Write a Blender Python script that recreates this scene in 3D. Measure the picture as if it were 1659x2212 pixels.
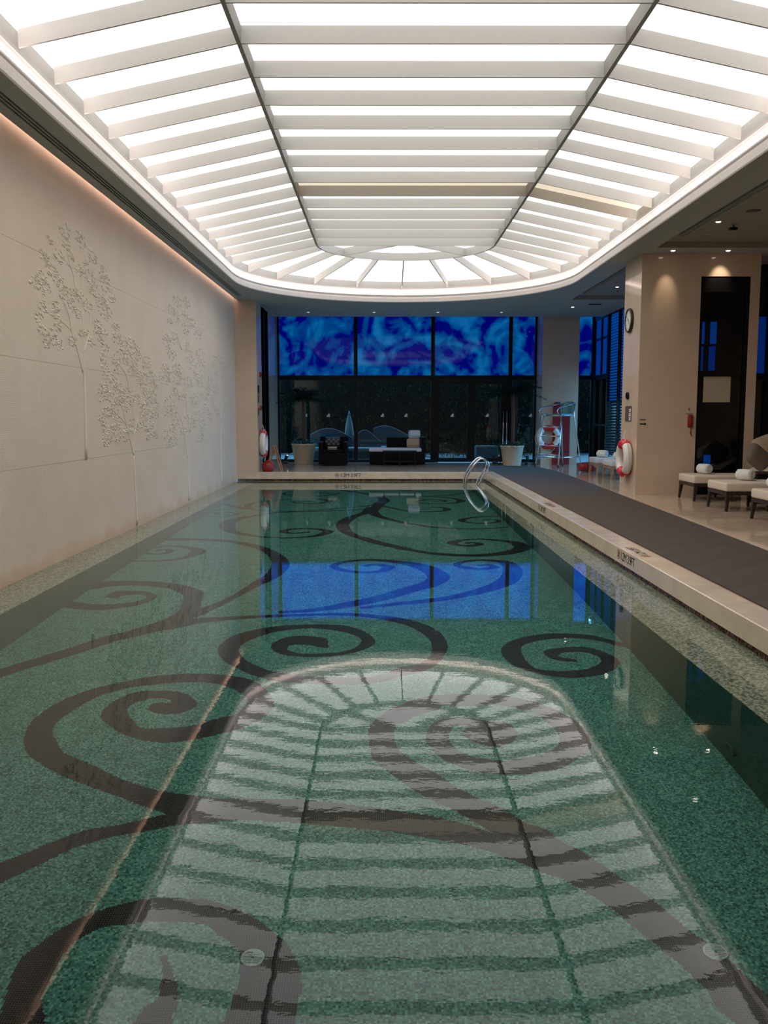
import bpy, math, random
import numpy as np

# ------------------------------------------------------------------ camera, world, exposure
scene = bpy.context.scene
for o in list(bpy.data.objects):
    bpy.data.objects.remove(o, do_unlink=True)
COL = scene.collection

cam_d = bpy.data.cameras.new('camera')
cam_d.sensor_fit = 'VERTICAL'
cam_d.sensor_height = 36.0
cam_d.lens = 36.0 * 1912.0 / 2212.0
cam_d.clip_start = 0.05
cam = bpy.data.objects.new('camera', cam_d)
COL.objects.link(cam)
cam.location = (0.0, 0.0, 1.6)
cam.rotation_euler = (math.radians(90.0) - math.atan(209.0 / 1912.0), 0.0, -math.atan(3.5 / 1912.0))
scene.camera = cam

world = bpy.data.worlds.new('world')
scene.world = world
world.use_nodes = True
bg = world.node_tree.nodes['Background']
bg.inputs['Color'].default_value = (0.11, 0.38, 0.70, 1)
bg.inputs['Strength'].default_value = 11.0

scene.view_settings.view_transform = 'Standard'
scene.view_settings.look = 'None'
scene.view_settings.gamma = 1.0
scene.view_settings.exposure = 0.0
scene.view_settings.use_curve_mapping = False

random.seed(7)
PI = math.pi
PANEL_E = 1.5            # radiance of the luminous ceiling panels


# ------------------------------------------------------------------ materials
def new_mat(name):
    m = bpy.data.materials.new(name)
    m.use_nodes = True
    nt = m.node_tree
    return m, nt, nt.nodes['Principled BSDF']


def simple(name, col, rough=0.5, metal=0.0, coat=0.0, spec=0.5, bump=0.0, bscale=60.0, vary=0.0, vscale=4.0):
    m, nt, b = new_mat(name)
    b.inputs['Base Color'].default_value = (*col, 1)
    b.inputs['Roughness'].default_value = rough
    b.inputs['Metallic'].default_value = metal
    b.inputs['Coat Weight'].default_value = coat
    b.inputs['Specular IOR Level'].default_value = spec
    tc = None
    if bump or vary:
        tc = nt.nodes.new('ShaderNodeTexCoord')
    if bump:
        n = nt.nodes.new('ShaderNodeTexNoise'); n.inputs['Scale'].default_value = bscale
        n.inputs['Detail'].default_value = 4
        bp = nt.nodes.new('ShaderNodeBump'); bp.inputs['Strength'].default_value = 1.0
        bp.inputs['Distance'].default_value = bump
        nt.links.new(tc.outputs['Object'], n.inputs['Vector'])
        nt.links.new(n.outputs['Fac'], bp.inputs['Height'])
        nt.links.new(bp.outputs['Normal'], b.inputs['Normal'])
    if vary:
        n = nt.nodes.new('ShaderNodeTexNoise'); n.inputs['Scale'].default_value = vscale
        n.inputs['Detail'].default_value = 6; n.inputs['Roughness'].default_value = 0.65
        r = nt.nodes.new('ShaderNodeValToRGB')
        r.color_ramp.elements[0].position = 0.3; r.color_ramp.elements[1].position = 0.7
        r.color_ramp.elements[0].color = (*[c * (1 - vary) for c in col], 1)
        r.color_ramp.elements[1].color = (*[min(1, c * (1 + vary)) for c in col], 1)
        nt.links.new(tc.outputs['Object'], n.inputs['Vector'])
        nt.links.new(n.outputs['Fac'], r.inputs['Fac'])
        nt.links.new(r.outputs['Color'], b.inputs['Base Color'])
    return m


def emit(name, col, s):
    m, nt, b = new_mat(name)
    b.inputs['Base Color'].default_value = (*col, 1)
    b.inputs['Emission Color'].default_value = (*col, 1)
    b.inputs['Emission Strength'].default_value = s
    b.inputs['Roughness'].default_value = 0.6
    return m


def mosaic(name, cols, pitch, grout, rough=0.25, gw=0.07, metal=0.0):
    """small glass tiles: one flat colour per cell, grout lines between them"""
    m, nt, b = new_mat(name)
    N = nt.nodes.new; L = nt.links.new
    tc = N('ShaderNodeTexCoord')
    off = N('ShaderNodeVectorMath'); off.operation = 'ADD'; off.inputs[1].default_value = (7.5075, 7.5075, 7.5075)
    sc = N('ShaderNodeVectorMath'); sc.operation = 'SCALE'; sc.inputs['Scale'].default_value = 1.0 / pitch
    fl = N('ShaderNodeVectorMath'); fl.operation = 'FLOOR'
    fr = N('ShaderNodeVectorMath'); fr.operation = 'FRACTION'
    L(tc.outputs['Object'], off.inputs[0]); L(off.outputs[0], sc.inputs[0])
    L(sc.outputs[0], fl.inputs[0]); L(sc.outputs[0], fr.inputs[0])
    wn = N('ShaderNodeTexWhiteNoise'); wn.noise_dimensions = '3D'
    L(fl.outputs[0], wn.inputs['Vector'])
    # a slow drift makes clusters of lighter and darker tiles
    cl = N('ShaderNodeTexNoise'); cl.inputs['Scale'].default_value = 9.0; cl.inputs['Detail'].default_value = 2
    L(tc.outputs['Object'], cl.inputs['Vector'])
    mx = N('ShaderNodeMath'); mx.operation = 'MULTIPLY_ADD'; mx.inputs[1].default_value = 0.5
    L(cl.outputs['Fac'], mx.inputs[0])
    mb = N('ShaderNodeMath'); mb.operation = 'ADD'; mb.inputs[1].default_value = -0.25
    L(wn.outputs['Value'], mb.inputs[0]); L(mb.outputs[0], mx.inputs[2])
    ramp = N('ShaderNodeValToRGB'); ramp.color_ramp.interpolation = 'CONSTANT'
    el = ramp.color_ramp.elements
    while len(el) < len(cols): el.new(0.5)
    for i, c in enumerate(cols):
        el[i].position = i / len(cols); el[i].color = (*c, 1)
    L(mx.outputs[0], ramp.inputs['Fac'])
    # grout where any in-plane fraction is close to 0 (the axis along the normal is masked off)
    sep = N('ShaderNodeSeparateXYZ'); L(fr.outputs[0], sep.inputs[0])
    geo = N('ShaderNodeNewGeometry'); sn = N('ShaderNodeSeparateXYZ'); L(geo.outputs['True Normal'], sn.inputs[0])
    last = None
    for ax in 'XYZ':
        lt = N('ShaderNodeMath'); lt.operation = 'LESS_THAN'; lt.inputs[1].default_value = gw
        L(sep.outputs[ax], lt.inputs[0])
        ab = N('ShaderNodeMath'); ab.operation = 'ABSOLUTE'; L(sn.outputs[ax], ab.inputs[0])
        inv = N('ShaderNodeMath'); inv.operation = 'SUBTRACT'; inv.inputs[0].default_value = 1.0; L(ab.outputs[0], inv.inputs[1])
        mu = N('ShaderNodeMath'); mu.operation = 'MULTIPLY'; L(lt.outputs[0], mu.inputs[0]); L(inv.outputs[0], mu.inputs[1])
        if last is None: last = mu
        else:
            mm = N('ShaderNodeMath'); mm.operation = 'MAXIMUM'; L(last.outputs[0], mm.inputs[0]); L(mu.outputs[0], mm.inputs[1]); last = mm
    mixc = N('ShaderNodeMix'); mixc.data_type = 'RGBA'
    mixc.inputs['B'].default_value = (*grout, 1)
    L(last.outputs[0], mixc.inputs['Factor']); L(ramp.outputs['Color'], mixc.inputs['A'])
    L(mixc.outputs['Result'], b.inputs['Base Color'])
    b.inputs['Roughness'].default_value = rough
    b.inputs['Specular IOR Level'].default_value = 0.05   # glass against water hardly reflects
    return m


M = {}
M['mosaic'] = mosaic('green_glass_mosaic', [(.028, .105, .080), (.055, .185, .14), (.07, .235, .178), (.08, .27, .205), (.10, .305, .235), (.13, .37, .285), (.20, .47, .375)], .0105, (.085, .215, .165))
M['mosaic_dark'] = mosaic('black_glass_mosaic', [(.006, .006, .006), (.008, .008, .007), (.011, .010, .009), (.014, .013, .012)], .0105, (.17, .185, .18), gw=.09)
M['mosaic_shaded'] = mosaic('shaded_glass_mosaic', [(.018, .062, .048), (.030, .098, .076), (.042, .122, .096), (.052, .145, .115)], .0105, (.042, .115, .09))  # floor greens darkened, painting in the weaker light on the upright pool walls
M['mosaic_ledge'] = mosaic('ledge_glass_mosaic', [(.13, .17, .12), (.20, .24, .17), (.30, .32, .23), (.40, .40, .29), (.50, .49, .37), (.58, .55, .42)], .016, (.30, .31, .24))
M['mosaic_gutter'] = mosaic('brown_glass_mosaic', [(.04, .02, .013), (.09, .045, .03), (.16, .09, .06), (.26, .16, .11)], .02, (.10, .06, .045))

M['ceil'] = simple('ceiling_paint', (.42, .42, .40), .85)
M['ceil_warm'] = simple('coffer_paint', (.34, .31, .26), .85)
M['fin'] = simple('fin_paint', (.57, .555, .53), .75)
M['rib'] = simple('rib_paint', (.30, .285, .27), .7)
M['cornice'] = simple('cornice_paint', (.70, .65, .62), .6)
M['panel'] = emit('luminous_panel', (1.0, .975, .945), PANEL_E)
M['panel_off_glow'] = emit('dim_panel', (.80, .70, .56), .9)  # glow added to unlit bays, standing in for light leaking from their neighbours
M['led'] = emit('led_strip', (1.0, .86, .80), 20.0)
M['led_wall'] = emit('wall_led_strip', (1.0, .72, .60), 11.0)
M['lamp'] = emit('lamp_lens', (1.0, .90, .75), 9.0)
M['lamp_dim'] = emit('dim_lamp_lens', (1.0, .95, .90), .8)
M['polished'] = simple('polished_limestone', (.66, .51, .385), .09, vary=.06, vscale=2.2)
M['carved'] = simple('carved_limestone', (.80, .70, .59), .8)
M['stone'] = simple('limestone', (.66, .52, .40), .7, vary=.06, vscale=2.2, bump=.0006, bscale=90)
M['coping'] = simple('coping_stone', (.70, .58, .45), .16, vary=.12, vscale=3.5, bump=.0002, bscale=30)
M['marble'] = simple('marble_floor', (.58, .44, .32), .07, vary=.14, vscale=2.5)
M['metal'] = simple('chrome', (.75, .75, .76), .12, metal=1)
M['dark_metal'] = simple('bronze_black_metal', (.007, .007, .008), .4, spec=.2)
M['check'] = simple('check_cloth', (.16, .18, .22), .9)
M['black'] = simple('black_paint', (.008, .008, .009), .4)
M['darkwood'] = simple('dark_stained_wood', (.022, .015, .011), .4, vary=.3, vscale=20)
M['wood'] = simple('oak_wood', (.36, .20, .10), .5, vary=.25, vscale=25)
M['cushion'] = simple('cream_cushion_fabric', (.66, .56, .45), .9, bump=.002, bscale=120, vary=.05, vscale=20)
M['white_cushion'] = simple('pale_cushion_fabric', (.62, .62, .64), .9, bump=.002, bscale=120)
M['towel'] = simple('white_towel', (.80, .78, .74), .95, bump=.004, bscale=160)
M['taupe'] = simple('taupe_fabric', (.22, .17, .125), .9, bump=.001, bscale=150)
M['tan'] = simple('tan_fabric', (.52, .40, .28), .9, bump=.001, bscale=150)
M['wicker'] = simple('black_wicker', (.007, .006, .006), .8, spec=.15, bump=.004, bscale=80)
M['red'] = simple('red_vinyl', (.72, .02, .015), .4)
M['darkred'] = simple('dark_red_plastic', (.26, .010, .010), .4)
M['white'] = simple('white_vinyl', (.80, .77, .72), .4)
M['rope'] = simple('white_rope', (.75, .70, .64), .8)
M['teal'] = simple('teal_plastic', (.10, .38, .42), .35)
M['pot'] = simple('cream_ceramic', (.66, .56, .43), .5, vary=.06, vscale=14)
M['soil'] = simple('soil', (.03, .02, .015), .9)
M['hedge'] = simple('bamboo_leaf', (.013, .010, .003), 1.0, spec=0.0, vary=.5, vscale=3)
M['leaf'] = simple('dark_green_leaf', (.03, .07, .02), .6, vary=.4, vscale=9)
M['palmleaf'] = simple('palm_leaf', (.014, .024, .007), .8, spec=.1, vary=.3, vscale=9)
M['bark'] = simple('bark', (.10, .06, .04), .9, bump=.01, bscale=40)
M['plate'] = simple('brown_sign_plate', (.13, .09, .075), .4)
M['print_white'] = simple('white_print', (.75, .73, .70), .6)
M['print_black'] = simple('black_print', (.015, .014, .014), .6)
M['print_red'] = simple('red_print', (.45, .03, .03), .6)
M['notice'] = simple('beige_notice', (.50, .42, .30), .8)
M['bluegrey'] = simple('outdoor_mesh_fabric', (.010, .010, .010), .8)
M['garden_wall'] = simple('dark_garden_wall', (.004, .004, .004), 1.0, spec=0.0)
M['outdoor_cushion'] = simple('outdoor_cushion_fabric', (.09, .075, .07), .9)
M['patio'] = simple('patio_paving', (.11, .085, .075), .8, vary=.1, vscale=3)
M['grate'] = simple('drain_grate_plastic', (.35, .50, .42), .4)
M['facewhite'] = simple('clock_face', (.72, .70, .64), .4)


def carpet_mat():
    m, nt, b = new_mat('brown_carpet_tiles')
    N = nt.nodes.new; L = nt.links.new
    tc = N('ShaderNodeTexCoord')
    w = N('ShaderNodeTexWave'); w.inputs['Scale'].default_value = 14; w.inputs['Distortion'].default_value = 3.5
    w.inputs['Detail'].default_value = 2; w.inputs['Detail Scale'].default_value = 2
    L(tc.outputs['Object'], w.inputs['Vector'])
    ch = N('ShaderNodeTexChecker'); ch.inputs['Scale'].default_value = 4.0
    L(tc.outputs['Object'], ch.inputs['Vector'])
    ch.inputs['Color1'].default_value = (.050, .036, .025, 1); ch.inputs['Color2'].default_value = (.062, .045, .032, 1)
    mx = N('ShaderNodeMix'); mx.data_type = 'RGBA'; mx.inputs['B'].default_value = (.080, .059, .043, 1)
    mu = N('ShaderNodeMath'); mu.operation = 'MULTIPLY'; mu.inputs[1].default_value = .6
    L(w.outputs['Fac'], mu.inputs[0]); L(mu.outputs[0], mx.inputs['Factor']); L(ch.outputs['Color'], mx.inputs['A'])
    L(mx.outputs['Result'], b.inputs['Base Color'])
    b.inputs['Roughness'].default_value = .85
    n = N('ShaderNodeTexNoise'); n.inputs['Scale'].default_value = 220
    L(tc.outputs['Object'], n.inputs['Vector'])
    bp = N('ShaderNodeBump'); bp.inputs['Distance'].default_value = .003
    L(n.outputs['Fac'], bp.inputs['Height']); L(bp.outputs['Normal'], b.inputs['Normal'])
    return m
M['carpet'] = carpet_mat()


def ribbed_stone():
    """limestone cut with fine horizontal flutes"""
    m, nt, b = new_mat('fluted_limestone')
    N = nt.nodes.new; L = nt.links.new
    tc = N('ShaderNodeTexCoord')
    n = N('ShaderNodeTexNoise'); n.inputs['Scale'].default_value = 1.4; n.inputs['Detail'].default_value = 6
    L(tc.outputs['Object'], n.inputs['Vector'])
    r = N('ShaderNodeValToRGB'); r.color_ramp.elements[0].position = .3; r.color_ramp.elements[1].position = .7
    r.color_ramp.elements[0].color = (.66, .55, .445, 1); r.color_ramp.elements[1].color = (.71, .60, .495, 1)
    L(n.outputs['Fac'], r.inputs['Fac'])
    # brown damp stains that climb a hand's breadth from the water line
    sep = N('ShaderNodeSeparateXYZ'); L(tc.outputs['Object'], sep.inputs[0])
    n2 = N('ShaderNodeTexNoise'); n2.inputs['Scale'].default_value = 1.7; n2.inputs['Detail'].default_value = 5
    L(tc.outputs['Object'], n2.inputs['Vector'])
    h = N('ShaderNodeMath'); h.operation = 'MULTIPLY_ADD'; h.inputs[1].default_value = -.55; L(n2.outputs['Fac'], h.inputs[0]); L(sep.outputs['Z'], h.inputs[2])
    mr = N('ShaderNodeMapRange'); mr.inputs['From Min'].default_value = -.26; mr.inputs['From Max'].default_value = -.10
    mr.inputs['To Min'].default_value = 1; mr.inputs['To Max'].default_value = 0
    L(h.outputs[0], mr.inputs['Value'])
    st = N('ShaderNodeMix'); st.data_type = 'RGBA'; st.inputs['B'].default_value = (.60, .46, .34, 1)
    L(mr.outputs['Result'], st.inputs['Factor']); L(r.outputs['Color'], st.inputs['A'])
    L(st.outputs['Result'], b.inputs['Base Color'])
    b.inputs['Roughness'].default_value = .75
    mz = N('ShaderNodeMath'); mz.operation = 'MULTIPLY'; mz.inputs[1].default_value = 2 * PI / .016; L(sep.outputs['Z'], mz.inputs[0])
    sn = N('ShaderNodeMath'); sn.operation = 'SINE'; L(mz.outputs[0], sn.inputs[0])
    n3 = N('ShaderNodeTexNoise'); n3.inputs['Scale'].default_value = 60; L(tc.outputs['Object'], n3.inputs['Vector'])
    ad = N('ShaderNodeMath'); ad.operation = 'ADD'; L(sn.outputs[0], ad.inputs[0]); L(n3.outputs['Fac'], ad.inputs[1])
    bp = N('ShaderNodeBump'); bp.inputs['Distance'].default_value = .00028
    L(ad.outputs[0], bp.inputs['Height']); L(bp.outputs['Normal'], b.inputs['Normal'])
    return m
M['ribbed'] = ribbed_stone()


def water_mat():
    m = bpy.data.materials.new('pool_water'); m.use_nodes = True
    nt = m.node_tree; nt.nodes.clear()
    N = nt.nodes.new; L = nt.links.new
    out = N('ShaderNodeOutputMaterial')
    g = N('ShaderNodeBsdfGlass'); g.inputs['IOR'].default_value = 1.333; g.inputs['Roughness'].default_value = 0
    g.inputs['Color'].default_value = (.97, 1.0, .995, 1)
    tc = N('ShaderNodeTexCoord')
    mp = N('ShaderNodeMapping'); mp.inputs['Scale'].default_value = (1.0, 1.6, 1)
    n = N('ShaderNodeTexNoise'); n.inputs['Scale'].default_value = 8.0; n.inputs['Detail'].default_value = 3; n.inputs['Roughness'].default_value = .55
    bp = N('ShaderNodeBump'); bp.inputs['Distance'].default_value = .00020
    L(tc.outputs['Object'], mp.inputs['Vector']); L(mp.outputs[0], n.inputs['Vector'])
    L(n.outputs['Fac'], bp.inputs['Height']); L(bp.outputs['Normal'], g.inputs['Normal'])
    L(g.outputs[0], out.inputs['Surface'])
    return m
M['water'] = water_mat()


def clear_glass(name='window_glass', tint=(.80, .88, .90)):
    m = bpy.data.materials.new(name); m.use_nodes = True
    nt = m.node_tree; nt.nodes.clear()
    N = nt.nodes.new; L = nt.links.new
    out = N('ShaderNodeOutputMaterial')
    t = N('ShaderNodeBsdfTransparent'); t.inputs['Color'].default_value = (*tint, 1)
    g = N('ShaderNodeBsdfGlossy'); g.inputs['Roughness'].default_value = 0.0
    fr = N('ShaderNodeFresnel'); fr.inputs['IOR'].default_value = 1.5
    mx = N('ShaderNodeMixShader')
    L(fr.outputs[0], mx.inputs[0]); L(t.outputs[0], mx.inputs[1]); L(g.outputs[0], mx.inputs[2]); L(mx.outputs[0], out.inputs['Surface'])
    return m
M['glass'] = clear_glass()
M['smoked'] = clear_glass('smoked_glass', (.62, .66, .72))


def blue_film(name, gain):
    """backlit translucent blue film with brushed swirls"""
    m, nt, b = new_mat(name)
    N = nt.nodes.new; L = nt.links.new
    tc = N('ShaderNodeTexCoord')
    mp = N('ShaderNodeMapping'); mp.inputs['Scale'].default_value = (1.0, 1.0, 1.0); mp.inputs['Rotation'].default_value = (0, .5, 0)
    L(tc.outputs['Object'], mp.inputs['Vector'])
    n1 = N('ShaderNodeTexNoise'); n1.inputs['Scale'].default_value = .62; n1.inputs['Detail'].default_value = 1.5; n1.inputs['Distortion'].default_value = 3.2
    L(mp.outputs[0], n1.inputs['Vector'])
    n2 = N('ShaderNodeTexNoise'); n2.inputs['Scale'].default_value = 1.3; n2.inputs['Detail'].default_value = 9
    n2.inputs['Roughness'].default_value = .58; n2.inputs['Distortion'].default_value = 2.0
    L(mp.outputs[0], n2.inputs['Vector'])
    mx = N('ShaderNodeMath'); mx.operation = 'MULTIPLY_ADD'; mx.inputs[1].default_value = .45
    mm = N('ShaderNodeMath'); mm.operation = 'MULTIPLY'; mm.inputs[1].default_value = .65
    L(n1.outputs['Fac'], mm.inputs[0]); L(n2.outputs['Fac'], mx.inputs[0]); L(mm.outputs[0], mx.inputs[2])
    r = N('ShaderNodeValToRGB'); e = r.color_ramp.elements
    e[0].position = .44; e[0].color = (.0, .0, .10, 1)
    e[1].position = .80; e[1].color = (.01, .13, .30, 1)
    for p_, c in ((.50, (0, .001, .115)), (.515, (.0, .018, .14)), (.56, (.0, .036, .155)), (.60, (.0, .050, .17)), (.63, (.0, .075, .21))):
        k = e.new(p_); k.color = (*c, 1)
    L(mx.outputs[0], r.inputs['Fac'])
    L(r.outputs['Color'], b.inputs['Emission Color']); b.inputs['Emission Strength'].default_value = gain
    b.inputs['Base Color'].default_value = (.0, .01, .03, 1)
    b.inputs['Roughness'].default_value = .03
    b.inputs['Specular IOR Level'].default_value = .13
    # the film is clear enough for skylight to come through it, tinted
    t = N('ShaderNodeBsdfTransparent'); t.inputs['Color'].default_value = (.0, .15, .30, 1)
    ad = N('ShaderNodeAddShader'); L(b.outputs[0], ad.inputs[0]); L(t.outputs[0], ad.inputs[1])
    L(ad.outputs[0], nt.nodes['Material Output'].inputs['Surface'])
    return m
M['film'] = blue_film('blue_swirl_film', 1.0)
M['film_plain'] = emit('blue_daylight_pane', (.0, .025, .18), 1.0)
M['film_night'] = emit('deep_blue_pane', (.0, .012, .09), 1.0)
M['film_dim'] = emit('dim_blue_pane', (.0, .06, .33), .8)


# ------------------------------------------------------------------ mesh helpers
class MB:
    def __init__(s): s.v = []; s.f = []; s.sm = []
    def poly(s, pts, smooth=False):
        b = len(s.v); s.v += [tuple(p) for p in pts]; s.f.append(tuple(range(b, b + len(pts)))); s.sm.append(smooth); return s
    def box(s, x0, x1, y0, y1, z0, z1):
        b = len(s.v)
        s.v += [(x0, y0, z0), (x1, y0, z0), (x1, y1, z0), (x0, y1, z0), (x0, y0, z1), (x1, y0, z1), (x1, y1, z1), (x0, y1, z1)]
        for q in ((0, 3, 2, 1), (4, 5, 6, 7), (0, 1, 5, 4), (1, 2, 6, 5), (2, 3, 7, 6), (3, 0, 4, 7)):
            s.f.append(tuple(b + i for i in q)); s.sm.append(False)
        return s
    def hexa(s, p):
        """8 points: 4 bottom (ccw from above), 4 top"""
        b = len(s.v); s.v += [tuple(q) for q in p]
        for q in ((0, 3, 2, 1), (4, 5, 6, 7), (0, 1, 5, 4), (1, 2, 6, 5), (2, 3, 7, 6), (3, 0, 4, 7)):
            s.f.append(tuple(b + i for i in q)); s.sm.append(False)
        return s
    def rbox(s, x0, x1, y0, y1, z0, z1, r=.03, seg=3):
        """box with rounded vertical and horizontal edges (cushion)"""
        def ring(z, inset):
            pts = []
            rr = r
            for cx_, cy_, a0 in ((x1 - rr, y1 - rr, 0), (x0 + rr, y1 - rr, 90), (x0 + rr, y0 + rr, 180), (x1 - rr, y0 + rr, 270)):
                for k in range(seg + 1):
                    a = math.radians(a0 + 90 * k / seg)
                    pts.append((cx_ + (rr - inset) * math.cos(a), cy_ + (rr - inset) * math.sin(a), z))
            return pts
        rings = []
        for k in range(seg + 1):
            a = PI / 2 * k / seg
            rings.append(ring(z0 + r - r * math.cos(a), r - r * math.sin(a)))
        for k in range(seg + 1):
            a = PI / 2 * k / seg
            rings.append(ring(z1 - r + r * math.sin(a), r - r * math.cos(a)))
        return s.loft(rings, True, True)
    def loft(s, rings, cap0=True, cap1=True, closed=True, smooth=True):
        b = len(s.v); n = len(rings[0])
        for r_ in rings: s.v += [tuple(p) for p in r_]
        for i in range(len(rings) - 1):
            for j in range(n if closed else n - 1):
                k = (j + 1) % n
                s.f.append((b + i * n + j, b + i * n + k, b + (i + 1) * n + k, b + (i + 1) * n + j)); s.sm.append(smooth)
        if cap0: s.f.append(tuple(b + j for j in reversed(range(n)))); s.sm.append(False)
        if cap1: s.f.append(tuple(b + (len(rings) - 1) * n + j for j in range(n))); s.sm.append(False)
        return s
    def tube(s, pts, r, n=8, closed=False, caps=True):
        P = [np.array(p, float) for p in pts]
        rr = r if isinstance(r, (list, tuple)) else [r] * len(P)
        rings = []; up = None
        for i, p in enumerate(P):
            if closed: t = P[(i + 1) % len(P)] - P[i - 1]
            else: t = P[min(i + 1, len(P) - 1)] - P[max(i - 1, 0)]
            t = t / (np.linalg.norm(t) + 1e-9)
            if up is None:
                a = np.array((0, 0, 1.0)) if abs(t[2]) < .9 else np.array((1.0, 0, 0))
                up = np.cross(np.cross(t, a), t)
            up = up - t * np.dot(up, t); up = up / (np.linalg.norm(up) + 1e-9)
            sd = np.cross(t, up)
            rings.append([tuple(p + rr[i] * (math.cos(2 * PI * k / n) * up + math.sin(2 * PI * k / n) * sd)) for k in range(n)])
        if closed: rings.append(rings[0])
        return s.loft(rings, caps and not closed, caps and not closed)
    def lathe(s, prof, c=(0, 0, 0), n=32, cap0=True, cap1=True):
        rings = [[(c[0] + r * math.cos(2 * PI * k / n), c[1] + r * math.sin(2 * PI * k / n), c[2] + z) for k in range(n)] for r, z in prof]
        return s.loft(rings, cap0, cap1)
    def disc(s, c, r, axis, n=24, t=.01):
        """flat cylinder: centre c, thickness t along axis ('x','y','z') on both sides"""
        rings = []
        for d in (-t / 2, t / 2):
            ring = []
            for k in range(n):
                a = 2 * PI * k / n; u, w = r * math.cos(a), r * math.sin(a)
                ring.append({'x': (c[0] + d, c[1] + u, c[2] + w), 'y': (c[0] + u, c[1] + d, c[2] + w), 'z': (c[0] + u, c[1] + w, c[2] + d)}[axis])
            rings.append(ring)
        return s.loft(rings, True, True, smooth=False)
    def build(s, name, mat, parent=None, kind=None, recalc=True):
        me = bpy.data.meshes.new(name)
        me.from_pydata(s.v, [], s.f)
        me.polygons.foreach_set('use_smooth', s.sm)
        if recalc and len(s.f) < 60000:
            import bmesh
            bm = bmesh.new(); bm.from_mesh(me); bmesh.ops.recalc_face_normals(bm, faces=bm.faces); bm.to_mesh(me); bm.free()
        me.materials.append(M[mat] if isinstance(mat, str) else mat)
        me.update()
        o = bpy.data.objects.new(name, me); COL.objects.link(o)
        if parent is not None: o.parent = parent
        if kind: o['kind'] = kind
        return o


def tag(o, label, cat, group=None, kind=None):
    o['label'] = label; o['category'] = cat
    if group: o['group'] = group
    if kind: o['kind'] = kind
    return o


def thing(name, label, cat, loc=(0, 0, 0), rz=0.0, group=None):
    o = bpy.data.objects.new(name, None); COL.objects.link(o)
    o.empty_display_size = .1
    o.location = loc; o.rotation_euler = (0, 0, rz)
    return tag(o, label, cat, group)


def struct(name, loc=(0, 0, 0)):
    o = bpy.data.objects.new(name, None); COL.objects.link(o); o.location = loc; o['kind'] = 'structure'
    return o


def kids(o): return [c for c in COL.objects if c.parent == o]


def dup(root, loc, rz=None, label=None):
    r = root.copy(); COL.objects.link(r); r.location = loc
    if rz is not None: r.rotation_euler = (0, 0, rz)
    if label: r['label'] = label
    for ch in CH[root.name]:
        c = ch.copy(); COL.objects.link(c); c.parent = r
        for g in CH.get(ch.name, []):
            d = g.copy(); COL.objects.link(d); d.parent = c
    return r
CH = {}
def reg(root):
    allo = list(COL.objects)
    CH[root.name] = [c for c in allo if c.parent == root]
    for c in CH[root.name]: CH[c.name] = [g for g in allo if g.parent == c]


def cat_rom(P, n):
    out = []
    for i in range(len(P) - 1):
        p0 = P[max(0, i - 1)]; p1 = P[i]; p2 = P[i + 1]; p3 = P[min(len(P) - 1, i + 2)]
        for k in range(n):
            t = k / n
            out.append(tuple(.5 * ((2 * b) + (c - a) * t + (2 * a - 5 * b + 4 * c - d) * t * t + (3 * b - a - 3 * c + d) * t ** 3) for a, b, c, d in zip(p0, p1, p2, p3)))
    out.append(tuple(P[-1])); return out
# ================================================================== STRUCTURE
WL, PR = -3.55, 2.50            # stone wall on the left, inner face of the coping on the right
LL, LR = -3.10, 2.03            # the two pool walls below the shallow ledges
PY0, PY1 = 0.95, 21.60          # near and far coping faces
DK, CZ = 0.21, 4.33             # deck and soffit heights
DEPTH = 1.15
XC, RI, RO = 0.47, 1.78, 3.48   # plan of the luminous ceiling
YF, YN = 18.15, 6.09

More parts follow.
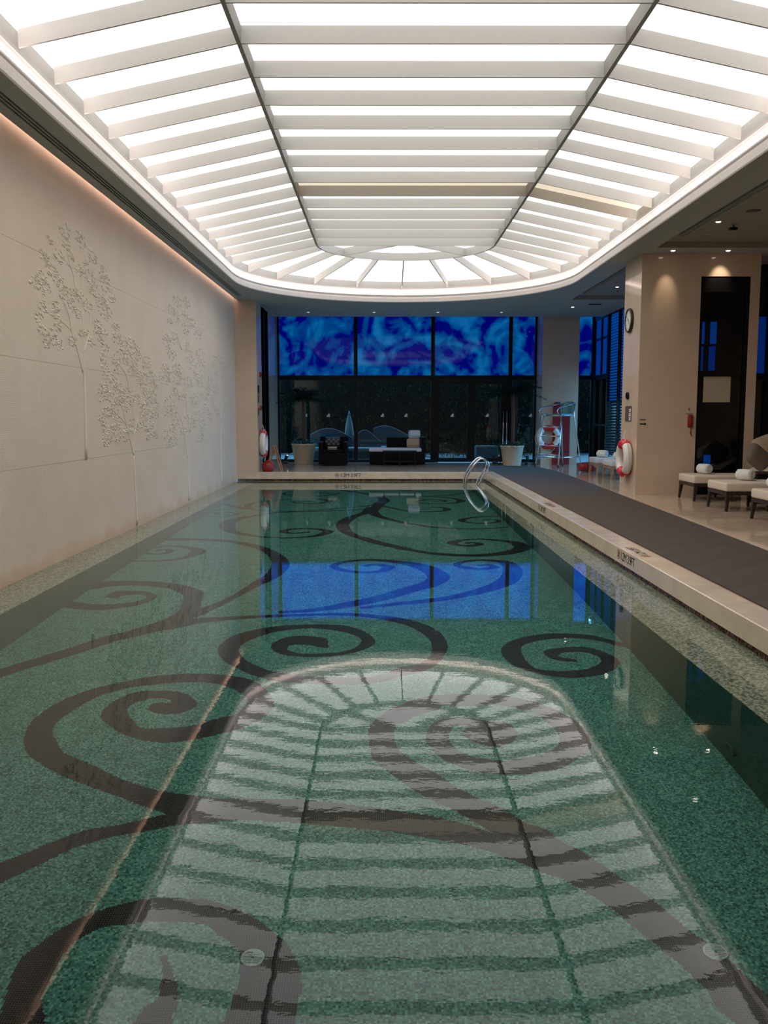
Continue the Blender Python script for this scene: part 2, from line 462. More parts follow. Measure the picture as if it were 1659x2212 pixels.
# scrolls laid into the pool floor, each a strip of (left edge x,y, right edge x,y) in centimetres
STROKES = [[-161,584,-159,581,-153,577,-158,594,-143,575,-147,595,-134,579,-147,597,-129,586,-147,598,-128,595,-148,599,-137,609,-149,601,-147,616,-154,603,-162,618,-161,603,-175,615,-166,599,-183,604,-171,593,-188,588,-173,583,-187,569,-168,571,-176,554,-162,561,-164,542,-156,553,-148,533,-148,552,-132,531,-137,553,-116,537,-124,557,-104,544,-109,569,-90,555,-99,576,-78,575,-95,588,-75,596,-94,601,-85,624,-100,613,-99,643,-114,628,-124,653,-130,635,-148,654,-147,635,-170,648,-162,631,-185,639,-180,624,-199,628,-196,610,-212,615,-204,594,-221,598,-209,576,-227,578,-212,559,-228,554,-209,543,-222,529,-203,532,-212,511,-193,516,-200,499,-183,508,-181,484,-169,499,-160,472,-154,487,-144,463,-139,478,-130,455,-127,472,-118,449,-114,468,-108,442,-103,466,-97,437,-95,464,-77,441,-76,463,-42,439,-44,463,1,432,1,454,3,432,-2,454,21,426,17,449,38,420,36,442,52,414,50,434,59,408,57,428,67,403,65,422,73,397,72,422],
[-100,449,-98,437,-112,447,-109,435,-122,442,-121,429,-133,436,-135,424,-147,431,-143,419,-157,424,-152,412,-165,416,-158,404,-173,407,-165,395,-181,399,-172,386,-185,392,-177,376],
[50,546,51,548,55,536,54,553,63,529,56,557,73,527,56,558,83,536,56,558,86,548,56,558,82,562,55,559,68,566,53,559,58,571,50,559,46,572,46,556,35,565,44,550,29,551,42,544,27,536,42,536,30,526,44,528,34,514,47,521,43,503,55,514,54,495,65,509,68,491,76,508,85,491,86,511,102,496,97,516,120,512,106,524,128,524,110,532,130,539,112,545,128,561,109,559,121,578,104,574,110,594,92,586,92,607,76,594,74,612,57,590,55,613,43,593,38,612,38,586,25,605,23,575,8,589,13,562,-5,568,9,562,-9,551,8,550,-8,534,8,534,-6,512,11,521,3,496,19,509,15,477,32,491,26,463,43,475,38,452,54,463,49,439,66,452,59,426,73,440,65,422,83,433,71,413,89,422,73,398,96,414,82,392,100,409,88,386,107,397,101,369,120,375,106,358,125,364,114,344,131,351,121,329,137,341,125,318,144,321,126,309,148,311,130,300,149,297,134,285,146,278],
[-141,293,-120,294,-142,308,-125,306,-144,318,-130,316,-146,333,-130,328,-142,344,-129,342,-135,356,-125,350,-126,365,-118,356,-118,370,-108,358,-107,375,-101,360,-93,376,-87,360,-80,376,-77,359,-67,371,-68,352,-56,364,-60,344,-44,353,-58,338,-37,343,-57,331,-32,328,-57,321,-32,314,-58,312,-32,303,-59,303,-34,292,-62,294,-43,277,-69,286],
[-92,340,-88,339,-88,333,-84,332,-87,324,-80,323,-86,316,-78,316,-90,311,-78,307,-92,304,-77,302,-97,295,-78,291],
[-45,719,-46,719,-47,742,-53,722,-54,750,-60,726,-71,754,-68,728,-84,748,-77,726,-92,734,-79,718,-93,721,-77,712,-85,705,-68,705,-71,697,-60,704,-47,696,-47,705,-28,702,-32,710,-12,719,-22,722,-6,738,-18,742,-15,766,-27,759,-32,785,-44,771,-59,790,-64,777,-90,786,-89,769,-114,772,-103,755,-131,750,-116,734,-136,717,-118,711,-127,687,-109,688,-111,666,-96,671,-96,650,-80,658,-77,638,-61,651,-55,634,-40,648,-26,632,-16,647,1,639,1,656,12,649,12,670,32,661,29,679,45,683,39,700,54,716,41,732,54,745,38,752,49,770,30,773,38,792,21,788,23,808,8,800,2,821,-7,811,-34,831,-37,821,-77,827,-79,818,-121,821,-121,810,-163,812,-163,794,-183,806,-181,778],
[153,681,155,686,142,683,146,691,133,693,142,697,132,708,146,703,145,717,152,705,161,720,164,705,174,714,170,699,182,702,174,691,187,688,172,680,185,674,163,668,172,655,154,663,154,646,143,660,136,645,129,661,117,655,118,668,102,674,114,687,97,700,114,711,100,721,120,727,112,740,134,738,133,755,148,743,154,759,166,744,179,754,183,736,195,738,193,725,208,721,204,713],
[-283,890,-266,882,-283,911,-269,892,-274,919,-265,898,-260,920,-256,902,-244,914,-246,899,-231,894,-241,892,-233,875,-242,884,-240,857,-247,872,-254,846,-259,864,-270,837,-277,859,-290,838,-298,864,-313,846,-310,872],
[-316,919,-310,924,-310,960,-304,928,-295,968,-290,941,-273,970,-266,945,-248,965,-238,937,-228,957,-224,926,-206,940,-211,909,-187,913,-203,891,-181,873,-198,856,-177,848,-196,839,-176,814,-198,818,-179,780,-204,801,-198,764,-215,781,-212,748,-228,760,-226,733,-241,745,-250,692,-258,713,-273,657,-281,676,-283,639,-292,658,-293,622,-303,644],
[-175,809,-178,845,-163,840,-168,865,-150,886,-155,904,-136,937,-142,973,-122,981,-136,1000,-115,1012,-134,1036,-113,1067,-138,1085,-128,1130,-151,1140,-158,1194,-171,1183,-188,1230,-200,1218,-222,1257,-222,1238,-264,1270,-261,1251,-295,1273,-290,1251,-316,1266,-314,1248,-339,1246,-334,1230],
[-302,1159,-296,1158,-298,1177,-293,1171,-279,1173,-289,1166,-276,1153,-286,1154,-286,1136,-291,1143,-303,1138,-300,1144,-315,1147,-309,1152,-322,1163,-315,1164,-317,1182,-311,1179,-305,1200,-300,1193,-284,1207,-286,1197,-259,1196,-268,1185,-239,1178,-256,1168,-233,1154,-253,1154,-239,1126,-253,1130,-251,1103,-259,1108,-270,1088,-273,1097,-293,1085,-294,1093,-314,1085,-314,1092],
[-101,836,-99,829,-68,848,-62,836,-35,875,-23,859,-7,900,8,886,16,930,33,917,40,961,61,949,51,993,77,992,43,1035,67,1043,29,1062,46,1076,7,1084,14,1098,-17,1094,-18,1106,-42,1084,-49,1091,-53,1061,-64,1062,-44,1040,-54,1032,-24,1027,-27,1015,-7,1032,2,1022,0,1052,15,1052,-5,1059,4,1070,-10,1062,-14,1073,-19,1054,-26,1062],
[-23,853,-20,846,13,872,18,861,43,886,50,873,74,905,84,893,106,940,122,927,128,976,149,966,141,1023,164,1019,145,1062,165,1064,141,1082,154,1094,124,1091,124,1103,107,1085,101,1093,96,1068,86,1069,104,1054,94,1045,117,1047,118,1033,129,1054,141,1048,127,1058,132,1069,115,1057,114,1067],
[-137,2076,-136,2053,-110,2049,-109,2034,-82,2017,-82,1996,-56,1976,-55,1956,-30,1943,-35,1917,-12,1917,-20,1886,4,1873,-10,1838,15,1798,-8,1793,8,1739,-13,1760,2,1689,-19,1719,-11,1615,-22,1651,-12,1581,-22,1615],
[-1,1668,-30,1672,-8,1613,-36,1617,-19,1582,-38,1588,-33,1545,-50,1551,-43,1514,-62,1518,-51,1463,-73,1465,-53,1410,-75,1409,-47,1354,-67,1350,-36,1309,-52,1303,-20,1280,-36,1272,-3,1247,-20,1238,20,1213,4,1202,42,1184,27,1177,28,1192,15,1183,48,1172,39,1162,69,1154,60,1141,99,1142,94,1125,126,1141,131,1122,157,1158,171,1141,176,1185,197,1173,180,1199,204,1199,178,1228,196,1236,167,1245,176,1257,142,1260,145,1271,122,1256,116,1266,110,1240,96,1249,106,1230,90,1229,110,1218,100,1209,119,1213,120,1199,128,1220,139,1212,129,1225,140,1230,126,1229,126,1239,119,1224,113,1232],
[-15,1701,-23,1707,-34,1681,-40,1687,-66,1658,-70,1663,-96,1635,-101,1640,-92,1632,-96,1638,-143,1604,-146,1612,-190,1595,-189,1602,-213,1612,-209,1617,-243,1631,-238,1637,-271,1653,-260,1662,-297,1690,-284,1699,-318,1733,-310,1738],
[-16,1647,-23,1655,-44,1625,-48,1632,-75,1611,-78,1619,-100,1602,-103,1610,-128,1594,-129,1602,-186,1582,-190,1590,-202,1560,-210,1566,-219,1529,-231,1536,-234,1500,-251,1506,-240,1458,-264,1460,-236,1410,-262,1406,-224,1355,-244,1347,-207,1323,-219,1313,-181,1298,-188,1288,-157,1284,-159,1275,-129,1284,-126,1275,-104,1303,-93,1294,-93,1332,-76,1328,-92,1345,-76,1351,-102,1361,-93,1371,-118,1369,-117,1381,-139,1363,-147,1372,-145,1345,-159,1345,-139,1332,-146,1322,-128,1332,-124,1323,-113,1342,-108,1335],
[-241,1627,-238,1633,-263,1637,-263,1644,-285,1631,-288,1637,-304,1618,-311,1622,-312,1574,-319,1575,-317,1543,-324,1544],
[-315,1534,-316,1529,-290,1527,-289,1520,-269,1537,-262,1532,-264,1562,-253,1563,-273,1578,-267,1585,-286,1584,-287,1591,-295,1577,-303,1577,-286,1559,-290,1553,-279,1566,-275,1559],
[-246,1639,-237,1643,-261,1667,-247,1671,-266,1698,-252,1698,-262,1737,-251,1735,-249,1769,-243,1765,-230,1786,-225,1781,-207,1812,-203,1806,-165,1833,-164,1826,-125,1822,-132,1813,-100,1785,-115,1784,-119,1738,-127,1744,-149,1727,-146,1736,-181,1755,-174,1758,-171,1779,-165,1773,-151,1786,-152,1776,-135,1776,-139,1769],
[-110,1938,-106,1942,-141,1962,-137,1969,-179,1982,-178,1990,-208,1973,-214,1978,-213,1933,-221,1931,-185,1897,-190,1891,-150,1883,-151,1875,-127,1891,-122,1886,-95,1957,-89,1954],
[-328,2009,-328,2003,-294,2009,-294,2003,-256,2003,-254,1997,-223,2030,-218,2026,-198,2073,-193,2070],
[-145,2086,-150,2081,-111,2052,-117,2048,-139,2060,-134,2068],
[7,1692,-4,1686,21,1663,12,1658,35,1633,28,1629,50,1610,42,1611,32,1612,26,1618,46,1612,42,1605,68,1600,65,1591,88,1600,91,1590,107,1612,116,1604,113,1631,128,1630,111,1653,122,1658,99,1665,103,1674,83,1669,82,1676,67,1664,62,1670,63,1652,54,1651,68,1644,66,1636,90,1648,91,1641],
[-11,1909,-12,1899,26,1903,23,1893,70,1882,62,1875,33,1893,34,1884,78,1884,78,1875,121,1892,125,1885,159,1928,165,1923,198,1977,203,1973],
[34,1892,33,1885,79,1883,77,1875,125,1865,119,1857,156,1828,145,1823,168,1783,151,1784,149,1743,140,1751,114,1724,112,1733,78,1733,83,1740,63,1763,72,1763,72,1790,80,1785,90,1813,95,1805,117,1813,112,1805,134,1784,124,1783,121,1761,116,1768,98,1762,99,1770],
[-1,2075,-4,2069,39,2052,34,2047,67,2010,62,2004,92,2000,93,1992,120,2019,125,2015,139,2051,144,2048],
[-9,1626,-33,1622,-3,1557,-22,1554,3,1526,-12,1521,16,1496,4,1490,29,1468,19,1463,46,1437,37,1435,29,1453,23,1447,56,1427,49,1421,81,1398,75,1390,118,1379,115,1371,148,1374,149,1366,181,1387,185,1380,199,1398,202,1393],
[207,1523,206,1530,188,1519,186,1527,160,1509,154,1517,145,1487,133,1494,140,1471,126,1471,143,1452,135,1446,157,1441,155,1432,177,1444,182,1437,189,1463,200,1460,188,1476,195,1481,181,1479,178,1487,173,1467,166,1473]]

def pool_floor():
    pit = .0105
    x0, y0 = -3.1055, 1.3045
    nx, ny = int(round((LR - x0) / pit)) + 1, int(round((21.15 - y0) / pit)) + 1
    Mk = np.zeros((ny, nx), bool)
    for s in STROKES:
        q = cat_rom([tuple(c / 100.0 for c in s[i:i + 4]) for i in range(0, len(s), 4)], 6)
        for i in range(len(q) - 1):
            a, b = q[i], q[i + 1]
            for tri in (((a[0], a[1]), (a[2], a[3]), (b[2], b[3])), ((a[0], a[1]), (b[2], b[3]), (b[0], b[1]))):
                xs = [t[0] for t in tri]; ys = [t[1] for t in tri]
                i0 = max(0, int((min(xs) - x0) / pit)); i1 = min(nx, int((max(xs) - x0) / pit) + 1)
                j0 = max(0, int((min(ys) - y0) / pit)); j1 = min(ny, int((max(ys) - y0) / pit) + 1)
                if i0 >= i1 or j0 >= j1: continue
                XX, YY = np.meshgrid(x0 + (np.arange(i0, i1) + .5) * pit, y0 + (np.arange(j0, j1) + .5) * pit)
                e = [(q_[0] - p_[0]) * (YY - p_[1]) - (q_[1] - p_[1]) * (XX - p_[0]) for p_, q_ in ((tri[0], tri[1]), (tri[1], tri[2]), (tri[2], tri[0]))]
                Mk[j0:j1, i0:i1] |= ((e[0] >= 0) & (e[1] >= 0) & (e[2] >= 0)) | ((e[0] <= 0) & (e[1] <= 0) & (e[2] <= 0))
    light, dark = MB(), MB()
    z = -DEPTH
    for j in range(ny):
        row = Mk[j]; ed = np.flatnonzero(np.diff(row.astype(np.int8))) + 1
        ks = [0, *ed.tolist(), nx]
        ya, yb = y0 + j * pit, y0 + (j + 1) * pit
        for a, b in zip(ks[:-1], ks[1:]):
            xa, xb = x0 + a * pit, x0 + b * pit
            t = dark if row[a] else light
            zz = z
            t.poly([(xa, ya, zz), (xb, ya, zz), (xb, yb, zz), (xa, yb, zz)])
    f = light.build('floor_pool', 'mosaic', kind='structure', recalc=False)
    dark.build('scroll_inlay', 'mosaic_dark', f, kind='stuff', recalc=False)
    return f
pool_floor()
MB().box(-3.3, 2.3, 1.0, 21.4, -DEPTH - .2, -DEPTH - .02).build('floor_slab', 'mosaic_shaded', kind='structure')

# pool walls, ledges, gutter ---------------------------------------------------
w = struct('wall_pool')
MB().box(LL - .1, LL, 1.2, 21.2, -DEPTH - .05, -.034).build('side_wall', 'mosaic_shaded', w)
MB().box(LR, LR + .1, 1.2, 21.2, -DEPTH - .05, -.034).build('side_wall', 'mosaic_shaded', w)
MB().box(LL - .1, LR + .1, 21.15, 21.25, -DEPTH - .05, -.034).build('end_wall', 'mosaic_shaded', w)
MB().box(LL - .1, LR + .1, 1.2, 1.3, -DEPTH - .05, -.034).build('end_wall', 'mosaic_shaded', w)
lg = struct('trim_1')
MB().box(WL, LL + .004, PY0, PY1, -.034, -.022).build('overflow_ledge', 'mosaic_ledge', lg)
MB().box(LR - .004, PR + .03, PY0, PY1, -.034, -.022).build('overflow_ledge', 'mosaic_ledge', lg)
MB().box(LL + .005, LR - .005, 21.15 - .004, PY1 + .03, -.034, -.022).build('overflow_ledge', 'mosaic_ledge', lg)
MB().box(LL + .005, LR - .005, PY0, 1.304, -.034, -.022).build('overflow_ledge', 'mosaic_ledge', lg)
gt = struct('trim_2')
MB().box(PR + .03, PR + .05, PY0 - .03, PY1 + .05, -.05, .055).build('gutter_face', 'mosaic_gutter', gt)
MB().box(WL, PR + .03, PY1 + .03, PY1 + .05, -.05, .055).build('gutter_face', 'mosaic_gutter', gt)
MB().box(WL, PR + .03, PY0 - .05, PY0 - .03, -.05, .055).build('gutter_face', 'mosaic_gutter', gt)

# water: one flat sheet over the pool and its ledges
wt = MB(); wt.poly([(WL, PY0 - .03, 0), (PR + .03, PY0 - .03, 0), (PR + .03, PY1 + .03, 0), (WL, PY1 + .03, 0)])
wt.build('water', 'water', kind='structure', recalc=False)

# coping stones ---------------------------------------------------------------
cp = struct('trim_3')
def stone_prism(x0, x1, y0, y1, bev_side):
    m = MB(); b = .006; z0, z1 = .052, DK + .004
    m.hexa([(x0, y0, z0), (x1, y0, z0), (x1, y1, z0), (x0, y1, z0), (x0, y0, z1 - b), (x1, y0, z1 - b), (x1, y1, z1 - b), (x0, y1, z1 - b)])
    m.hexa([(x0, y0, z1 - b), (x1, y0, z1 - b), (x1, y1, z1 - b), (x0, y1, z1 - b), (x0 + b, y0 + b, z1), (x1 - b, y0 + b, z1), (x1 - b, y1 - b, z1), (x0 + b, y1 - b, z1)])
    return m
y = -2.4
while y < 21.7:
    y2 = min(y + 1.2, PY1 + .26)
    stone_prism(PR, PR + .245, y + .001, y2 - .001, 0).build('coping_stone', 'coping', cp)
    y = y2
x = WL
for x2 in (-2.95, -1.74, -.53, .68, 1.89, PR - .002):
    stone_prism(x + .001, x2 - .001, PY1, PY1 + .245, 0).build('coping_stone', 'coping', cp); x = x2
x = WL
for x2 in (-2.35, -1.14, .07, 1.28, PR - .002):
    stone_prism(x + .001, x2 - .001, PY0 - .3, PY0, 0).build('coping_stone', 'coping', cp); x = x2

# deck floor ------------------------------------------------------------------
fl = MB()
fl.box(PR + .245, 10.0, -3.2, PY1 + .245, .05, DK)
fl.box(WL - .3, 10.0, PY1 + .245, 26.05, .05, DK)
fl.box(WL - .3, PR + .245, -3.2, PY0 - .3, .05, DK)
fl.build('floor', 'marble', kind='structure')

# carpet runner along the pool
cr = MB()
pts = [(2.765, -3.1), (3.86, -3.1), (3.95, 9), (4.06, 12.3), (4.22, 17), (4.32, 20.5), (4.33, 22.2), (4.2, 23.6), (3.85, 24.15), (3.3, 24.3), (2.765, 24.3)]
top = [(a, b, DK + .012) for a, b in pts]; bot = [(a, b, DK + .001) for a, b in pts]
cr.loft([bot, top], True, True, smooth=False)
tag(cr.build('carpet_runner', 'carpet'), 'long brown-grey carpet runner laid along the poolside deck', 'carpet')
MB().box(.75, 2.6, 24.9, 25.8, DK + .001, DK + .013).build('door_mat', 'carpet')
tag(bpy.data.objects['door_mat'], 'dark mat on the floor before the garden doors', 'mat')

# depth markings --------------------------------------------------------------
def text_obj(txt, size, mat, parent, loc, rot, name='lettering', centre=False):
    c = bpy.data.curves.new(name, 'FONT'); c.body = txt; c.size = size; c.extrude = .0006
    c.space_character = .88
    if centre: c.align_x = 'CENTER'; c.align_y = 'CENTER'
    tmp = bpy.data.objects.new('tmp', c); COL.objects.link(tmp)
    me = bpy.data.meshes.new_from_object(tmp.evaluated_get(bpy.context.evaluated_depsgraph_get()))
    bpy.data.objects.remove(tmp); bpy.data.curves.remove(c)
    me.materials.clear(); me.materials.append(M[mat])
    o = bpy.data.objects.new(name, me); COL.objects.link(o); o.parent = parent; o.location = loc; o.rotation_euler = rot
    return o
def depth_mark(loc, rot, label):
    e = thing('depth_marking', label, 'depth marking', loc)
    e.rotation_euler = rot
    r = MB(); n = 28
    for k in range(n):
        a0, a1 = 2 * PI * k / n, 2 * PI * (k + 1) / n
        r.hexa([(.055 + q * math.cos(a), .052 + q * math.sin(a), z_) for z_ in (.0002, .0012) for q, a in ((.043, a0), (.052, a0), (.052, a1), (.043, a1))])
    r.build('ban_ring', 'print_red', e)
    c = MB()
    for s in (1, -1):
        dx, dy = .03, .03 * s; nx_, ny_ = -.004 * s, .004
        cx_, cy_ = .055, .052
        c.hexa([(cx_ + a * dx + b * nx_, cy_ + a * dy + b * ny_, z_) for z_ in (.0002, .0011 + .0001 * s) for a, b in ((-1, -1), (1, -1), (1, 1), (-1, 1))])
    c.build('cross', 'print_black', e)
    t = text_obj('1.2M 3.9FT', .13, 'print_black', e, (.125, .007, .0006), (0, 0, 0))
    return e
depth_mark((-1.165, PY1 - .0005, .092), (PI / 2, 0, 0), 'depth marking 1.2M 3.9FT on the far end coping face')
RY = (PI / 2, 0, -PI / 2)
depth_mark((PR - .0005, 9.31, .088), RY, 'nearer depth marking 1.2M 3.9FT upright on the right coping face')
depth_mark((PR - .0005, 14.10, .088), RY, 'farther depth marking 1.2M 3.9FT upright on the right coping face')
depth_mark((2.66, 8.60, DK + .0042), (0, 0, PI / 2), 'upside-down depth marking flat on the coping top, the nearer one')
depth_mark((2.66, 13.38, DK + .0042), (0, 0, PI / 2), 'upside-down depth marking flat on the coping top, the farther one')

# left stone wall ---------------------------------------------------------------
wl = struct('wall_left')
MB().box(WL - .25, WL - .006, -3.2, 21.65, -.1, 4.8).build('backing', 'stone', wl)
rows = [(-.03, 1.078), (1.078, 2.155), (2.155, 3.28), (3.28, 4.52)]
cols = [-3.2, -.9, 2.5, 5.9, 9.3, 12.7, 16.15, 19.5, 21.62]
for z0, z1 in rows:
    for y0, y1 in zip(cols[:-1], cols[1:]):
        g = .0022
        MB().box(WL - .006, WL, y0 + g * .2, y1 - g * .2, z0 + g * .6, z1 - g * .6).build('stone_panel', 'ribbed', wl)

# carved trees on the wall
T1= [(9.7, 3.47, 0.11, 0.05), (10.21, 3.65, 0.18, 0.08), (10.7, 3.65, 0.2, 0.08), (11.11, 3.53, 0.19, 0.08), (10.2, 3.51, 0.14, 0.06), (9.96, 3.33, 0.16, 0.07), (9.5, 3.28, 0.11, 0.05), (9.65, 3.21, 0.11, 0.05), (9.78, 3.13, 0.17, 0.08), (9.43, 3.02, 0.16, 0.07), (9.26, 2.94, 0.14, 0.06), (9.49, 2.94, 0.18, 0.08), (10.05, 3.03, 0.18, 0.08), (10.16, 2.94, 0.23, 0.1), (10.55, 3.0, 0.18, 0.07), (10.38, 3.4, 0.11, 0.04), (10.87, 3.4, 0.12, 0.05), (10.63, 3.29, 0.13, 0.06), (11.0, 3.27, 0.19, 0.08), (11.53, 3.41, 0.18, 0.07), (11.61, 3.28, 0.24, 0.09), (11.82, 3.16, 0.22, 0.08), (11.13, 3.14, 0.2, 0.08), (11.42, 3.03, 0.23, 0.09), (11.57, 2.93, 0.27, 0.1), (10.87, 2.91, 0.19, 0.07), (9.47, 2.73, 0.12, 0.06), (9.3, 2.62, 0.12, 0.06), (9.39, 2.48, 0.11, 0.05), (9.77, 2.69, 0.11, 0.05), (9.86, 2.59, 0.13, 0.06), (9.63, 2.44, 0.19, 0.08), (9.51, 2.35, 0.11, 0.05), (9.88, 2.38, 0.14, 0.06), (9.83, 2.79, 0.13, 0.06), (10.35, 2.81, 0.13, 0.05), (10.53, 2.78, 0.11, 0.05), (10.3, 2.44, 0.15, 0.06), (10.61, 2.57, 0.11, 0.05), (10.78, 2.58, 0.12, 0.05), (10.97, 2.49, 0.14, 0.06), (11.2, 2.7, 0.2, 0.08), (11.38, 2.62, 0.23, 0.09), (11.99, 2.78, 0.17, 0.06), (11.49, 2.48, 0.16, 0.06), (11.41, 2.33, 0.15, 0.06), (12.04, 2.63, 0.23, 0.08)]
T2= [(12.35, 2.56, 0.24, 0.09), (12.75, 2.6, 0.26, 0.09), (13.02, 2.5, 0.23, 0.08), (12.21, 2.43, 0.2, 0.07), (12.64, 2.46, 0.18, 0.06), (11.48, 2.22, 0.15, 0.06), (11.95, 2.32, 0.2, 0.07), (11.98, 2.23, 0.16, 0.06), (12.41, 2.35, 0.18, 0.06), (12.86, 2.35, 0.19, 0.06), (11.58, 2.1, 0.22, 0.08), (11.8, 2.04, 0.19, 0.07), (12.71, 2.23, 0.22, 0.08), (12.98, 2.18, 0.23, 0.08), (13.5, 2.4, 0.25, 0.08), (13.54, 2.28, 0.3, 0.09), (13.74, 2.17, 0.31, 0.1), (13.94, 2.07, 0.22, 0.07), (13.16, 2.07, 0.28, 0.09), (13.45, 1.98, 0.29, 0.09), (13.65, 1.88, 0.35, 0.11), (11.41, 1.97, 0.18, 0.07), (11.33, 1.87, 0.24, 0.09), (11.63, 1.87, 0.22, 0.08), (12.03, 1.93, 0.27, 0.1), (12.06, 1.85, 0.27, 0.1), (12.49, 1.87, 0.29, 0.1), (12.9, 1.83, 0.19, 0.07), (11.49, 1.66, 0.18, 0.07), (11.3, 1.57, 0.15, 0.06), (11.32, 1.49, 0.12, 0.05), (11.76, 1.63, 0.19, 0.07), (11.9, 1.53, 0.2, 0.07), (11.85, 1.71, 0.19, 0.07), (11.89, 1.43, 0.23, 0.08), (11.54, 1.37, 0.28, 0.11), (11.45, 1.28, 0.18, 0.07), (11.92, 1.29, 0.16, 0.06), (12.3, 1.33, 0.21, 0.08), (12.39, 1.73, 0.21, 0.07), (12.63, 1.5, 0.18, 0.06), (12.66, 1.39, 0.19, 0.06), (12.95, 1.45, 0.19, 0.06), (13.32, 1.7, 0.29, 0.09), (13.36, 1.54, 0.33, 0.11), (13.89, 1.64, 0.27, 0.08), (13.6, 1.42, 0.3, 0.1), (13.96, 1.77, 0.23, 0.07), (13.86, 1.3, 0.22, 0.07), (13.48, 1.27, 0.17, 0.05)]
T3= [(15.63, 3.57, 0.34, 0.09), (16.34, 3.63, 0.3, 0.08), (15.21, 3.36, 0.26, 0.08), (15.53, 3.29, 0.33, 0.09), (15.06, 3.18, 0.21, 0.06), (16.69, 3.33, 0.38, 0.1), (16.17, 3.4, 0.24, 0.06), (15.36, 2.92, 0.33, 0.09), (16.29, 3.15, 0.37, 0.1), (17.31, 3.16, 0.41, 0.1), (14.78, 2.84, 0.3, 0.09), (14.82, 2.7, 0.25, 0.07), (15.13, 2.63, 0.32, 0.09), (16.48, 2.82, 0.38, 0.1), (17.44, 2.79, 0.42, 0.1), (16.68, 2.56, 0.45, 0.12), (17.59, 2.61, 0.36, 0.09), (14.72, 2.34, 0.35, 0.1), (14.59, 2.22, 0.4, 0.12), (15.5, 2.38, 0.39, 0.11), (15.55, 2.25, 0.45, 0.12), (16.33, 2.2, 0.37, 0.1), (17.22, 2.37, 0.41, 0.1), (17.38, 2.23, 0.35, 0.09), (15.87, 1.96, 0.29, 0.08), (15.25, 1.99, 0.27, 0.08), (16.84, 1.9, 0.4, 0.1), (17.79, 2.0, 0.37, 0.09), (17.85, 1.73, 0.37, 0.09), (14.85, 1.83, 0.31, 0.09), (14.53, 1.68, 0.24, 0.07), (15.15, 1.68, 0.32, 0.09), (15.27, 1.51, 0.32, 0.09), (14.86, 1.31, 0.47, 0.13), (15.1, 1.18, 0.32, 0.09), (14.77, 1.12, 0.2, 0.06), (15.8, 1.32, 0.29, 0.08), (16.16, 1.31, 0.3, 0.08), (16.26, 1.54, 0.31, 0.08), (16.63, 1.42, 0.26, 0.07), (17.05, 1.59, 0.41, 0.1), (17.55, 1.47, 0.36, 0.09), (17.26, 1.19, 0.42, 0.1), (17.53, 1.29, 0.29, 0.07)]
T4= [(19.02, 2.79, 0.33, 0.08), (19.55, 2.82, 0.35, 0.08), (18.9, 2.65, 0.33, 0.07), (19.97, 2.69, 0.37, 0.08), (19.19, 2.49, 0.25, 0.06), (20.41, 2.55, 0.38, 0.08), (20.39, 2.37, 0.38, 0.08), (18.48, 2.35, 0.31, 0.07), (18.37, 2.2, 0.31, 0.07), (18.16, 2.08, 0.3, 0.07), (19.05, 2.16, 0.42, 0.1), (20.14, 2.13, 0.47, 0.1), (20.47, 1.96, 0.49, 0.1), (20.69, 1.78, 0.5, 0.1), (20.2, 1.69, 0.38, 0.08), (18.73, 1.97, 0.32, 0.07), (18.81, 1.82, 0.24, 0.06), (18.39, 1.59, 0.31, 0.07), (19.21, 1.67, 0.34, 0.08), (19.88, 1.87, 0.37, 0.08), (19.83, 2.44, 0.27, 0.06)]
B1=[[(10.6, 1.08), (10.65, 1.96), (10.61, 2.11)], [(10.61, 2.11), (10.43, 2.38), (10.34, 2.48), (10.24, 2.57), (9.86, 2.66)], [(10.64, 2.1), (10.67, 2.35), (10.67, 2.6), (10.67, 2.97), (10.68, 3.24), (10.65, 3.45)], [(10.68, 2.35), (10.9, 2.62), (10.91, 2.86)], [(10.27, 2.57), (10.21, 2.72), (10.01, 2.89)], [(10.67, 2.97), (10.47, 3.03), (10.41, 3.2), (10.32, 3.27), (10.08, 3.35)], [(10.33, 3.27), (10.21, 3.42)]]
B2=[[(12.7, 0.03), (12.67, 0.6), (12.65, 1.03)], [(12.65, 1.03), (12.43, 1.33), (12.32, 1.47), (11.88, 1.63)], [(12.65, 1.03), (12.7, 1.31), (12.69, 1.63), (12.62, 1.82)], [(12.7, 1.31), (12.92, 1.57)], [(12.32, 1.47), (12.21, 1.66), (11.98, 1.82)], [(12.5, 1.97), (12.39, 2.16), (12.07, 2.29)]]
B3=[[(16.16, 0.05), (16.16, 0.66), (16.14, 0.83)], [(16.14, 0.83), (15.92, 1.16), (15.74, 1.48), (15.05, 1.88)], [(16.14, 0.83), (16.31, 1.31), (16.14, 1.8), (15.99, 2.44)], [(16.31, 1.31), (16.5, 1.66)], [(15.58, 1.87), (15.34, 2.15)], [(15.88, 2.75), (15.5, 2.98)]]
B4=[[(19.46, 0.09), (19.49, 0.86), (19.51, 1.49)], [(19.51, 1.49), (19.21, 1.71), (18.62, 1.85)], [(19.51, 1.49), (19.76, 1.79), (19.81, 2.24)]]

